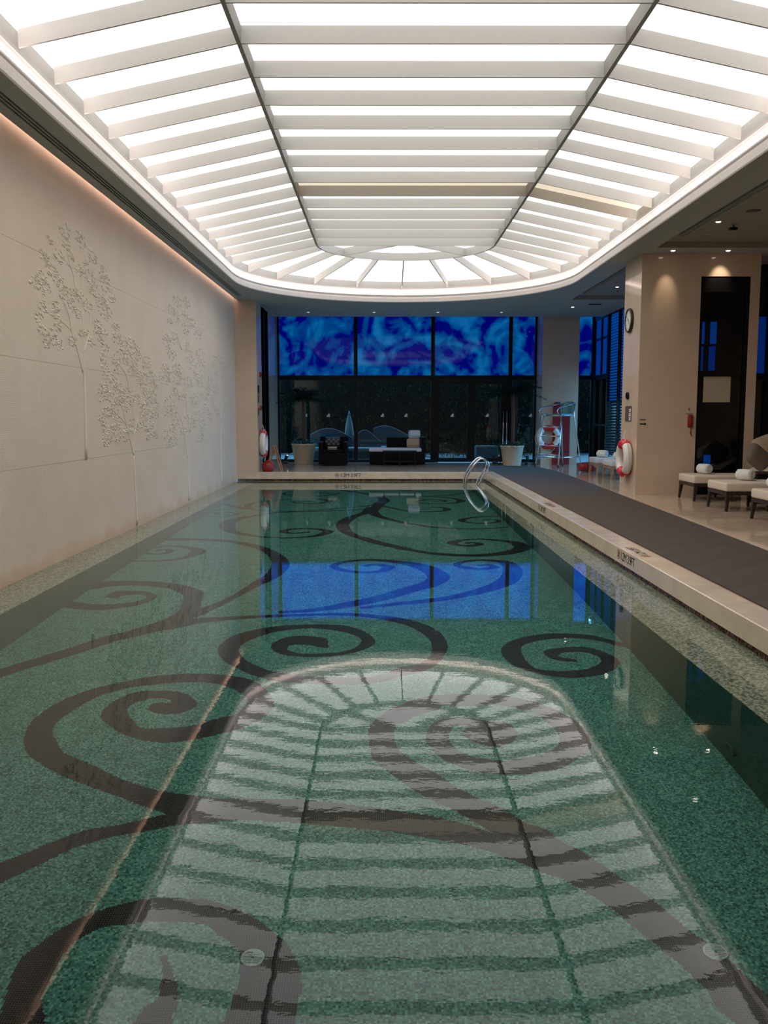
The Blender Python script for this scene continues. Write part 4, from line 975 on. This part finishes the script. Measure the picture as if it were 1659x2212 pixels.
# wooden A-frame seen from its edge
e = thing('easel', 'folding wooden A-frame stand beside the red bag', 'easel', (-2.74, 22.5, DK))
for s in (-1, 1):
    for dy in (-.22, .22):
        m = MB(); m.hexa([(s * .18 - .017, dy - .012, 0), (s * .18 + .017, dy - .012, 0), (s * .18 + .017, dy + .012, 0), (s * .18 - .017, dy + .012, 0),
                          (s * .018 - .016, dy - .012, .62), (s * .018 + .016, dy - .012, .62), (s * .018 + .016, dy + .012, .62), (s * .018 - .016, dy + .012, .62)])
        m.build('leg', 'wood', e)
    MB().box(s * .13 - .01, s * .13 + .01, -.21, .21, .14, .18).build('crossbar', 'wood', e)
MB().box(-.02, .02, -.24, .24, .60, .63).build('top_bar', 'wood', e)

# devices on the left pilaster side
for lb, z_, y_, mt, hh, ww in (('upper small red alarm button on the left pilaster side', 2.60, 22.1, 'darkred', .06, .05), ('lower small red alarm button on the left pilaster side', 1.78, 22.1, 'darkred', .06, .05)):
    e = thing('alarm_button', lb, 'alarm', (-3.03, y_, z_)); MB().rbox(0, .045, -ww, ww, -hh, hh, .015).build('housing', mt, e); MB().disc((.047, 0, 0), .025, 'x', 16, .008).build('button', 'print_black', e)
e = thing('control_panel', 'black square switch panel on the left pilaster side', 'switch', (-3.03, 21.79, 2.24)); MB().box(0, .02, -.10, .10, -.085, .085).build('plate', 'black', e); MB().box(.02, .024, -.03, .03, -.03, .03).build('key', 'plate', e)
for z_, lb in ((2.02, 'tall grey notice plate under the black switch panel'), (1.70, 'short grey notice plate lowest on the left pilaster side')):
    e = thing('notice_plate', lb, 'sign', (-3.03, 21.79, z_)); h_ = .12 if z_ > 2 else .09
    MB().box(0, .008, -.09, .09, -h_, h_).build('plate', 'plate', e)
    for k in range(3): MB().box(.008, .0095, -.06, .06, h_ - .05 - .05 * k, h_ - .04 - .05 * k).build('text_line', 'print_black', e)

# ================================================================== POOL FITTINGS
# ladder at the far right corner
e = thing('pool_ladder', 'chrome pool ladder handrails at the far right pool corner', 'ladder', (2.2, 20.65, 0))
prof = [(-.27, -1.0), (-.275, -.5), (-.275, .02), (-.26, .14), (-.16, .36), (-.03, .53), (.06, .60), (.14, .60), (.21, .55), (.25, .46), (.235, .36), (.14, .20), (.05, .06), (.03, -.02)]
for dy in (-.25, .25):
    P = cat_rom([(a, dy, b) for a, b in prof], 5)
    MB().tube(P, .021, 12).build('handrail', 'metal', e)
for z_ in (-.30, -.58, -.86):
    MB().box(-.31, -.235, -.23, .23, z_ - .015, z_ + .015).build('step', 'metal', e)
# round drain grates on the pool floor
for i, (x_, y_) in enumerate(((-.529, 3.39), (1.358, 3.39))):
    e = thing('floor_drain', ['round slotted drain in the pool floor at the left, on a dark scroll', 'round slotted drain in the pool floor at the right, near the dark band'][i], 'drain', (x_, y_, -DEPTH + .001), 0, 'round pool floor drains')
    m = MB(); m.lathe([(.041, 0), (.050, .0), (.050, .006), (.046, .008), (.041, .007)], n=32, cap0=False, cap1=False); m.build('rim', 'grate', e)
    MB().disc((0, 0, .002), .042, 'z', 28, .002).build('well', 'black', e)
    for k in range(-4, 5):
        yy_ = k * .0088; hw = math.sqrt(max(0, .0415 ** 2 - yy_ ** 2))
        MB().box(-hw, hw, yy_ - .0028, yy_ + .0028, .003, .007).build('bar', 'grate', e)
    MB().box(-.003, .003, -.040, .040, .003, .0068).build('cross_bar', 'grate', e)
    MB().disc((0, 0, .007), .006, 'z', 14, .004).build('screw', 'black', e)
# underwater fitting on the right pool wall
e = thing('wall_inlet', 'round underwater inlet on the right pool wall', 'pool inlet', (LR, 4.97, -.93))
rings = [[(p[1], p[0] * math.cos(2 * PI * k / 28), p[0] * math.sin(2 * PI * k / 28)) for k in range(28)] for p in [(.045, -.001), (.075, -.001), (.075, -.014), (.06, -.018), (.045, -.012)]]
MB().loft(rings, False, False).build('flange', 'mosaic_shaded', e); MB().disc((-.004, 0, 0), .046, 'x', 24, .006).build('nozzle_plate', 'mosaic_shaded', e)

# ================================================================== LIFEGUARD CHAIR
def lifeguard():
    e = thing('lifeguard_chair', 'tall chrome lifeguard ladder chair with a teal seat', 'lifeguard chair', (4.78, 24.05, DK))
    # local: front legs at -x side; feet positions measured on the floor
    r_ = .018
    fl_, fr_ = (-.62, .02, 0), (-.08, -.40, 0)
    tl, tr = (-.40, .10, 1.38), (.02, -.22, 1.38)
    bl_, br_ = (.25, .62, 0), (.66, .18, 0)
    tbl, tbr = (.12, .36, 1.38), (.42, .12, 1.38)
    lg_ = [MB().tube([fl_, tl], r_, 10).build('front_leg', 'metal', e), MB().tube([fr_, tr], r_, 10).build('front_leg', 'metal', e)]
    lg_ += [MB().tube([bl_, tbl, (.14, .38, 1.72)], r_, 10).build('rear_leg', 'metal', e), MB().tube([br_, tbr, (.44, .14, 1.72)], r_, 10).build('rear_leg', 'metal', e)]
    for f_, g_ in zip((fl_, fr_, bl_, br_), lg_): MB().lathe([(.026, 0), (.026, .05), (.02, .055)], c=f_, n=12).build('rubber_foot', 'black', g_)
    lerp = lambda a, b, t_: tuple(a[i] + (b[i] - a[i]) * t_ for i in range(3))
    for t_ in (.24, .42, .60, .78):
        MB().tube([lerp(fl_, tl, t_), lerp(fr_, tr, t_)], .016, 8).build('rung', 'metal', e)
    t_ = .19
    a, b, c_, d = lerp(fl_, tl, t_), lerp(fr_, tr, t_), lerp(bl_, tbl, t_), lerp(br_, tbr, t_)
    for p_, q_ in ((a, b), (b, d), (d, c_), (c_, a)): MB().tube([p_, q_], .014, 8).build('stretcher', 'metal', e)
    for p_, q_ in ((tl, tr), (tr, tbr), (tbr, tbl), (tbl, tl)): MB().tube([p_, q_], .016, 8).build('seat_rail', 'metal', e)
    m = MB(); sp = [(-.36, .10), (.02, -.19), (.40, .12), (.12, .33)]
    m.loft([[(x_, y_, z_) for x_, y_ in sp] for z_ in (1.395, 1.43)], smooth=False); m.build('seat', 'teal', e)
    # curved back shell between the rear posts
    m = MB(); rg = []
    for k in range(9):
        f_ = k / 8; z_ = 1.43 + .33 * f_
        rg.append([(.10 + .05 * f_ + (.32) * u + dx, .35 + .02 * f_ - .24 * u + dy + .05 * math.sin(PI * u), z_ - (.05 * (abs(u - .5) * 2) ** 4 if k == 8 else 0)) for dx, dy, us in ((0, 0, (0, .25, .5, .75, 1)), (.012, .018, (1, .75, .5, .25, 0))) for u in us])
    m.loft(rg); m.build('back_shell', 'teal', e)
    for p0, p1 in ((tl, (.14, .38, 1.72)), (tr, (.44, .14, 1.72))):
        pts = [(p0[0], p0[1], 1.38), (p0[0] - .10, p0[1] + .02, 1.46), (p0[0] - .09, p0[1] + .04, 1.56), (p0[0] + .05, p0[1] + .08, 1.62), ((p0[0] + p1[0]) / 2 + .05, (p0[1] + p1[1]) / 2, 1.67), p1]
        MB().tube(cat_rom(pts, 4), .016, 8).build('armrest', 'metal', e)
lifeguard()
# red rescue boards standing against the far pillar
for lb, x_, z1, dx in (('taller dark red rescue board leaning behind the lifeguard chair', 4.94, 1.76, .0), ('dark red rescue board with rounded top, right of the other', 5.19, 1.58, .0)):
    e = thing('rescue_board', lb, 'rescue board', (x_, 25.176, DK), 0)
    m = MB(); hw = .115; pts = [(-hw, 0), (hw, 0), (hw, z1 - .07), (hw * .6, z1), (-hw * .6, z1), (-hw, z1 - .07)]
    m.loft([[(a, yy, b) for a, b in pts] for yy in (-.03, .02)], smooth=False); m.build('board', 'darkred', e)
    MB().box(-.05, .05, -.036, -.03, z1 - .22, z1 - .18).build('hand_slot', 'black', e)
    MB().box(-hw, hw, -.034, -.03, .35, .38).build('strap', 'print_black', e)

# ================================================================== PLANTS
def potted_palm(label, loc_, hpot, rpot, trunk_h, fr, seed, fl_=1.0):
    rnd = random.Random(seed)
    e = thing('potted_palm', label, 'potted plant', loc_)
    MB().lathe([(rpot * .74, 0), (rpot * .76, .01), (rpot * .97, hpot - .05), (rpot * 1.02, hpot - .04), (rpot * 1.02, hpot), (rpot * .94, hpot), (rpot * .90, hpot - .06)], n=40, cap1=False).build('pot', 'pot', e)
    MB().disc((0, 0, hpot - .05), rpot * .93, 'z', 28, .02).build('soil', 'soil', e)
    lv = MB()
    for _ in range(420):
        a = rnd.uniform(0, 2 * PI); q = rpot * 1.02 * math.sqrt(rnd.random()); z_ = hpot - .03 + rnd.uniform(0, .19) * (1 - .5 * q / rpot)
        if rnd.random() < .08: q = rpot * 1.1; z_ = hpot - rnd.uniform(0, .16)
        x_, y_ = q * math.cos(a), q * math.sin(a); l = rnd.uniform(.02, .04); b = rnd.uniform(0, 2 * PI); tl = rnd.uniform(-.5, .9)
        d = (math.cos(b) * l, math.sin(b) * l, l * tl); w_ = (-math.sin(b) * l * .5, math.cos(b) * l * .5, 0)
        lv.poly([(x_, y_, z_), (x_ + d[0] + w_[0], y_ + d[1] + w_[1], z_ + d[2]), (x_ + 2 * d[0], y_ + 2 * d[1], z_ + 2 * d[2] - .01), (x_ + d[0] - w_[0], y_ + d[1] - w_[1], z_ + d[2])])
    lv.build('ivy', 'leaf', e, kind='stuff', recalc=False)
    if trunk_h:
        pts = [(0, 0, hpot - .06), (.02, .01, hpot + .4 * trunk_h), (-.01, .0, hpot + trunk_h)]
        MB().tube(cat_rom(pts, 6), [.045 + .006 * (k % 2) for k in range(13)], 10).build('trunk', 'bark', e)
        for k in range(fr):
            a = 2 * PI * k / fr + rnd.uniform(-.2, .2); el = rnd.uniform(.15, 1.45); Lf = rnd.uniform(.75, 1.05) * fl_
            m = MB(); P = []
            for j in range(9):
                u = j / 8; rr = Lf * (u * math.cos(el) + .28 * u * u); zz = hpot + trunk_h - .05 + Lf * (u * math.sin(el) - .50 * u * u)
                P.append((rr * math.cos(a), rr * math.sin(a), zz))
            m.tube(P, [.008 * (1 - .8 * j / 8) for j in range(9)], 4)
            for j in range(1, 9):
                for jj in (0, .33, .66):
                    u = min(j + jj, 8) ; i0 = int(min(u, 7)); f_ = u - i0
                    p_ = [P[i0][c_] + (P[i0 + 1][c_] - P[i0][c_]) * f_ for c_ in range(3)]
                    ll = .26 * (1 - (u / 8) ** 2 * .7) * rnd.uniform(.8, 1.1)
                    for s in (-1, 1):
                        b = a + s * rnd.uniform(.75, 1.05); q = (p_[0] + ll * math.cos(b), p_[1] + ll * math.sin(b), p_[2] - ll * rnd.uniform(.25, .6))
                        mid = [(p_[c_] + q[c_]) / 2 for c_ in range(3)]; wx, wy = -math.sin(b) * .012, math.cos(b) * .012
                        m.poly([p_, (mid[0] + wx, mid[1] + wy, mid[2] + .02), q, (mid[0] - wx, mid[1] - wy, mid[2] + .02)])
            m.build('frond', 'palmleaf', e, recalc=False)
    return e
potted_palm('palm in a cream tapered pot left of the black armchair', (-2.25, 25.40, DK), .58, .345, 1.35, 26, 3, .64)
potted_palm('palm in a cream tapered pot right of the garden doors', (3.62, 24.74, DK), .55, .325, 1.50, 26, 9, .80)

def floor_spot(label, x_, y_, tilt, lit=False, rz=0):
    e = thing('floor_spotlight', label, 'spotlight', (x_, y_, DK), rz, 'floor spotlights around the palm pots')
    MB().box(-.07, .07, -.05, .05, 0, .07).build('base', 'black', e)
    MB().tube([(0, 0, .07), (0, 0, .12)], .012, 8).build('stem', 'black', e)
    ct, st = math.cos(tilt), math.sin(tilt)
    m = MB(); m.tube([(-.06 * ct, 0, .15 - .06 * st), (.07 * ct, 0, .15 + .07 * st), (.10 * ct, 0, .15 + .10 * st)], [.038, .05, .052], 14); m.build('barrel', 'black', e)
    MB().disc((.101 * ct, 0, .15 + .101 * st), .03, 'z', 12, .006).build('lens', 'lamp' if lit else 'plate', e)
floor_spot('small lit black spotlight on the floor left of the left palm pot', -2.78, 25.5, 1.2, True)
floor_spot('black floor spotlight farthest left of the right palm pot', 3.22, 25.30, 1.0, rz=2.6)
floor_spot('black floor spotlight just left of the right palm pot', 3.30, 24.80, 1.1, rz=2.9)
floor_spot('black floor spotlight just right of the right palm pot', 4.10, 24.95, 1.0, rz=1.9)
floor_spot('black floor spotlight beside the far pillar foot', 4.30, 25.05, 1.0, rz=1.4)

# ================================================================== LOUNGE FURNITURE (far end)
e = thing('armchair', 'black wicker tub armchair at the far end with checked cushion', 'armchair', (-1.36, 24.75, DK))
MB().rbox(-.40, .40, -.36, .36, .04, .36, .03).build('seat_base', 'wicker', e)
MB().rbox(-.40, -.29, -.36, .38, .30, .66, .03).build('armrest', 'wicker', e); MB().rbox(.29, .40, -.36, .38, .30, .66, .03).build('armrest', 'wicker', e)
MB().rbox(-.40, .40, .28, .40, .30, .80, .03).build('backrest', 'wicker', e)
MB().rbox(-.28, .28, -.34, .28, .36, .44, .03).build('seat_cushion', 'wicker', e)
for sx, sy in ((-1, -1), (1, -1), (-1, 1), (1, 1)): MB().box(sx * .36 - .02, sx * .36 + .02, sy * .32 - .02, sy * .32 + .02, 0, .05).build('leg', 'black', e)
e = thing('throw_cushion', 'blue and white checked cushion in the black armchair', 'cushion', (-1.40, 24.93, DK + .45))
cov = MB().rbox(-.22, .22, -.05, .07, .0, .33, .045).build('cover', 'black', e)
for i in range(6):
    for j in range(1, 4):
        if (i + j) % 2 == 0: MB().box(-.19 + i * .065, -.13 + i * .065, -.056, -.048, .05 + j * .065, .105 + j * .065).build('check', 'check', cov)
e = thing('folded_towel', 'small folded pale towel on the front of the black armchair', 'towel', (-1.38, 24.50, DK + .442))
MB().rbox(-.13, .13, -.10, .10, 0, .05, .02).build('towel_layer', 'taupe', e); MB().rbox(-.12, .12, -.09, .09, .05, .085, .015).build('towel_layer', 'tan', e)

e = thing('daybed', 'long low black wicker daybed with a pale mattress', 'sofa', (.40, 25.25, DK))
MB().rbox(-.76, .80, -.42, .42, .03, .37, .02).build('base', 'wicker', e)
MB().rbox(-.78, .70, -.44, .40, .372, .47, .035).build('mattress', 'white_cushion', e)
MB().rbox(-.28, .34, .28, .42, .37, .76, .03).build('backrest', 'wicker', e); MB().rbox(.70, .82, -.42, .42, .37, .78, .03).build('end_panel', 'wicker', e)
for lb, x_, z_, mt, rz_, sc_ in (('upper striped pale cushion propped on the daybed end', .93, .62, 'white_cushion', .2, .9), ('lower tan and white cushion on the daybed end', .90, .475, 'tan', -.1, 1.0)):
    e = thing('throw_cushion', lb, 'cushion', (x_ - .02, 25.30 if z_ > .5 else 25.22, DK + (.735 if z_ > .5 else .475)), rz_)
    MB().rbox(-.19 * sc_, .19 * sc_, -.07, .07, 0, .26 * sc_, .06).build('cover', mt, e)
    MB().box(-.17 * sc_, .17 * sc_, -.075, -.069, .06, .075).build('stripe', 'taupe', e)
e = thing('coffee_table', 'thin black metal coffee table in front of the daybed', 'table', (.47, 24.2, DK))
MB().box(-.46, .46, -.25, .25, .415, .435).build('tabletop', 'smoked', e); 
for s in (-1, 1): MB().box(-.46, .46, s * .25 - .012, s * .25 + .012, .40, .437).build('edge_rail', 'dark_metal', e)
for sx in (-.42, 0, .42):
    for sy in (-.23, .23): MB().box(sx - .012, sx + .012, sy - .012, sy + .012, 0, .41).build('leg', 'dark_metal', e)
for s in (-1, 1): MB().box(-.46, .46, s * .23 - .008, s * .23 + .008, .13, .15).build('stretcher', 'dark_metal', e)

# ================================================================== SUN LOUNGERS
def towel_roll(label, loc_, rz, r_=.085, L_=.23):
    e = thing('rolled_towel', label, 'towel', loc_, rz, 'rolled white towels')
    m = MB(); rg = []
    prof = [(-L_ / 2, r_ * .80), (-L_ / 2 + .012, r_ * .95), (-L_ / 2 + .03, r_), (0, r_ * 1.02), (L_ / 2 - .03, r_), (L_ / 2 - .012, r_ * .95), (L_ / 2, r_ * .80)]
    for x_, q in prof: rg.append([(x_, q * math.cos(2 * PI * k / 24), r_ + q * .96 * math.sin(2 * PI * k / 24) - .002) for k in range(24)])
    m.loft(rg); roll = m.build('roll', 'towel', e)
    for s in (-1, 1):
        P = []
        for k in range(60):
            a = 2 * PI * k / 18; q = r_ * (.10 + .78 * k / 60)
            P.append((s * (L_ / 2 + .003), q * math.cos(a), r_ + q * .96 * math.sin(a)))
        MB().tube(P, .0075, 5).build('spiral_edge', 'towel', roll)
    MB().rbox(-L_ / 2 + .01, L_ / 2 - .01, .02, r_ * 1.7, 0.001, .018, .008).build('loose_flap', 'towel', e)
    return e

def lounger(name_lb, loc_, rz, wood, cush, legz=.30):
    e = thing('sun_lounger', name_lb, 'sun lounger', loc_, rz, 'sun loungers on the right deck')
    W_ = .37                                     # half width (y); foot end at x = 0, runs to +x
    ft = .285
    for xx in (.04, .62, 1.72):
        for s in (-1, 1):
            m = MB(); tx = -.03 if xx < .1 else 0
            cx_, cy_ = xx, s * (W_ - .03)
            m.hexa([(cx_ + tx - .016, cy_ + s * .02 - .016, 0), (cx_ + tx + .016, cy_ + s * .02 - .016, 0), (cx_ + tx + .016, cy_ + s * .02 + .016, 0), (cx_ + tx - .016, cy_ + s * .02 + .016, 0),
                    (cx_ - .03, cy_ - .03, ft), (cx_ + .03, cy_ - .03, ft), (cx_ + .03, cy_ + .03, ft), (cx_ - .03, cy_ + .03, ft)])
            m.build('leg', wood, e)
    for s in (-1, 1): MB().box(0, 1.80, s * W_ - (.03 if s > 0 else 0), s * W_ + (0 if s > 0 else .03), .235, .285).build('side_rail', wood, e)
    MB().box(0, .03, -W_ + .03, W_ - .03, .235, .285).build('end_rail', wood, e); MB().box(1.77, 1.80, -W_ + .03, W_ - .03, .235, .285).build('end_rail', wood, e)
    MB().rbox(-.01, 1.12, -W_ - .005, W_ + .005, .287, .415, .028).build('seat_cushion', cush, e)
    # raised back: base board and cushion
    rg = []
    a = math.radians(32); ca, sa = math.cos(a), math.sin(a)
    m = MB(); p = lambda u, v, y_: (1.13 + u * ca - v * sa, y_, .29 + u * sa + v * ca)
    m.hexa([p(0, .02, -W_), p(.78, .02, -W_), p(.78, .02, W_), p(0, .02, W_), p(0, .13, -W_), p(.78, .13, -W_), p(.78, .13, W_), p(0, .13, W_)]); m.build('back_cushion', cush, e)
    m = MB(); m.hexa([p(0, -.02, -W_ + .01), p(.80, -.02, -W_ + .01), p(.80, -.02, W_ - .01), p(0, -.02, W_ - .01), p(0, .015, -W_ + .01), p(.80, .015, -W_ + .01), p(.80, .015, W_ - .01), p(0, .015, W_ - .01)]); m.build('back_frame', wood, e)
    return e
NL = [('dark-legged cream lounger beside the beige block', (5.05, 14.66)), ('middle dark-legged cream lounger, second from the beige block', (4.98, 13.13)), ('dark-legged cream lounger nearest the camera, cut by the right edge', (4.98, 11.52))]
L0 = lounger(NL[0][0], (NL[0][1][0], NL[0][1][1], DK), 0, 'darkwood', 'cushion'); reg(L0)
for lb, (x_, y_) in NL[1:]: dup(L0, (x_, y_, DK), 0, lb)
towel_roll('rolled white towel on the lounger beside the beige block', (5.38, 14.78, DK + .418), -1.2)
towel_roll('rolled white towel on the middle cream lounger', (5.46, 13.30, DK + .418), -.95)
towel_roll('rolled white towel on the nearest lounger, cut by the right edge', (5.26, 11.75, DK + .418), -1.0)
# dark wicker arm blocks and pillows at the lounger heads
for lb, x_, y_ in (('black wicker side table between the first and middle loungers', 6.23, 14.02), ('black wicker side table between the middle and nearest loungers', 6.20, 12.42)):
    e = thing('side_table', lb, 'table', (x_, y_, DK), 0)
    MB().rbox(-.36, .30, -.20, .20, .08, .47, .015).build('body', 'wicker', e); MB().box(-.37, .31, -.21, .21, .472, .495).build('top', 'darkwood', e)
    for sx, sy in ((-1, -1), (1, -1), (-1, 1), (1, 1)): MB().box(sx * .3 - .03, sx * .3 - .0, sy * .16 - .015, sy * .16 + .015, 0, .085).build('leg', 'darkwood', e)
def pillow(label, loc_, rot, mt, sz=.27):
    e = thing('pillow', label, 'cushion', loc_); e.rotation_euler = rot
    m = MB(); rg = []
    for j in range(-6, 7):
        t_ = j / 6; rr = []
        for k in range(32):
            a = 2 * PI * k / 32; c_, s_ = math.cos(a), math.sin(a)
            q = 1.0 / (abs(c_) ** 5 + abs(s_) ** 5) ** .2
            sh = math.cos(t_ * PI / 2 * .985) ** .35
            rr.append((sz * q * c_ * (.2 + .8 * sh), .085 * t_, sz * q * s_ * (.2 + .8 * sh)))
        rg.append(rr)
    m.loft(rg); m.build('cover', mt, e)
    P = [(sz * 1.0 / (abs(math.cos(a)) ** 5 + abs(math.sin(a)) ** 5) ** .2 * math.cos(a), 0, sz * 1.0 / (abs(math.cos(a)) ** 5 + abs(math.sin(a)) ** 5) ** .2 * math.sin(a)) for a in [2 * PI * k / 40 for k in range(40)]]
    MB().tube(P, .005, 5, closed=True).build('piping', mt, e)
pillow('taupe square pillow leaning on the first lounger back', (6.20, 14.62, DK + .70), (math.radians(-28), math.radians(38), math.radians(6)), 'taupe', .20)
pillow('tan pillow behind the taupe one at the right edge', (6.48, 14.98, DK + .85), (math.radians(-20), math.radians(-20), math.radians(8)), 'tan', .20)

FLg = [('oak-legged lounger by the shutters, the farther of two', (4.90, 20.60)), ('oak-legged lounger by the shutters, the nearer of two', (4.93, 19.42))]
L1 = lounger(FLg[0][0], (FLg[0][1][0], FLg[0][1][1], DK), 0, 'wood', 'white_cushion'); L1['group'] = 'oak-legged loungers'; reg(L1)
o2 = dup(L1, (FLg[1][1][0], FLg[1][1][1], DK), 0, FLg[1][0])
towel_roll('rolled white towel on the farther oak-legged lounger', (5.12, 20.62, DK + .418), -.9)
towel_roll('rolled white towel on the nearer oak-legged lounger, beside the lifebuoy', (5.20, 19.45, DK + .418), -.9)
e = thing('red_float', 'red inflatable float on the floor behind the oak-legged loungers', 'float', (4.98, 21.5, DK))
MB().tube([(-.2, 0, .13), (-.1, .02, .14), (.1, 0, .14), (.22, -.02, .13)], [.09, .12, .12, .09], 14).build('tube', 'darkred', e)
MB().tube([(-.02, .01, .14), (.0, .01, .14)], .124, 14).build('strap', 'print_black', e)

# ================================================================== GARDEN BEYOND THE GLASS
MB().box(-12, 22, 26.25, 36, DK - .12, DK - .02).build('ground_patio', 'patio', kind='structure')
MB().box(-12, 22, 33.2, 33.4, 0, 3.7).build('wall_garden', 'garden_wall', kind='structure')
MB().box(-70, 90, 60, 72, -1, 8.6).build('added_sky_blocker', 'garden_wall', kind='structure')  # added unseen mass: hides low sky behind the film, leaves it to reflections
MB().box(-70, 90, 33.4, 60, -.2, 0).build('ground_beyond', 'garden_wall', kind='structure')
def foliage(name, x0, x1, y0, y1, z0, z1, n_, seed, label, L_=.16):
    rng = np.random.default_rng(seed)
    c_ = np.stack([rng.uniform(x0, x1, n_), rng.uniform(y0, y1, n_), rng.uniform(z0, z1, n_) ], 1)
    a = rng.uniform(0, 2 * PI, n_); el = rng.uniform(-1.2, .3, n_); l = rng.uniform(.5, 1.2, n_) * L_
    d = np.stack([np.cos(a) * np.cos(el), np.sin(a) * np.cos(el), np.sin(el)], 1) * l[:, None]
    w_ = np.stack([-np.sin(a), np.cos(a), np.zeros(n_)], 1) * (l * .12)[:, None]
    v = np.stack([c_, c_ + d * .5 + w_, c_ + d, c_ + d * .5 - w_], 1).reshape(-1, 3)
    m = MB(); m.v = [tuple(q) for q in v.tolist()]; m.f = [(4 * i, 4 * i + 1, 4 * i + 2, 4 * i + 3) for i in range(n_)]; m.sm = [False] * n_
    o = m.build(name, 'hedge', recalc=False)
    tag(o, label, 'hedge', kind='stuff'); return o
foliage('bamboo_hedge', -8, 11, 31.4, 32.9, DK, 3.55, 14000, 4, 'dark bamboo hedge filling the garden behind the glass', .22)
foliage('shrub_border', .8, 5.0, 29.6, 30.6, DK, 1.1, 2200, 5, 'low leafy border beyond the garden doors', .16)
# outdoor sofas with wavy backs
def wavy_sofa(label, x_, y_, w_, h_, seed):
    e = thing('outdoor_sofa', label, 'sofa', (x_, y_, DK - .02), 0, 'wavy-backed outdoor sofas in the garden')
    rg = []
    for k in range(17):
        u = k / 16; zt = h_ * (.80 + .20 * math.sin(PI * (u * 1.25 + .1 * seed)))
        rg.append([(-w_ / 2 + w_ * u, -.03, .30), (-w_ / 2 + w_ * u, .03, .30), (-w_ / 2 + w_ * u, .06, zt), (-w_ / 2 + w_ * u, .0, zt)])
    m = MB(); m.loft(rg, smooth=False); m.build('wavy_back', 'bluegrey', e)
    P = [((r_[2][0] + r_[3][0]) / 2, .03, r_[2][2] + .012) for r_ in rg]; MB().tube(P, .012, 6).build('top_rail', 'outdoor_cushion', e)
    MB().rbox(-w_ / 2, w_ / 2, -.75, -.03, .30, .42, .04).build('seat_cushion', 'outdoor_cushion', e)
    MB().box(-w_ / 2, w_ / 2, -.72, .02, .0, .295).build('base', 'bluegrey', e)
for q in (('wavy-backed outdoor sofa behind the left palm and armchair', -1.56, 28.0, 1.45, .98, 0), ('wavy-backed outdoor sofa in the middle of the garden', -.42, 27.8, .75, .93, 1), ('higher wavy-backed outdoor sofa farther back in the garden', .45, 28.9, 1.5, 1.05, 2)):
    wavy_sofa(*q)
e = thing('garden_parasol', 'closed pale parasol standing in the garden left of the mullion', 'parasol', (-1.06, 28.45, DK - .02))
MB().tube([(0, 0, 0), (0, 0, 1.55)], .02, 8).build('pole', 'outdoor_cushion', e)
rg = []
for z_, r_ in ((.72, .125), (.80, .13), (1.1, .10), (1.35, .05), (1.44, .025), (1.47, .04), (1.5, .012)):
    rg.append([(r_ * (1 + .18 * (-1) ** k) * math.cos(2 * PI * k / 16), r_ * (1 + .18 * (-1) ** k) * math.sin(2 * PI * k / 16), z_) for k in range(16)])
MB().loft(rg).build('canopy', 'outdoor_cushion', e)
e = thing('planter_box', 'pale rectangular planter in the garden right of the doors', 'planter', (3.35, 28.6, DK - .02))
MB().box(-.35, .35, -.3, .3, 0, .42).build('box', 'bluegrey', e); MB().box(-.31, .31, -.26, .26, .42, .43).build('soil', 'soil', e)
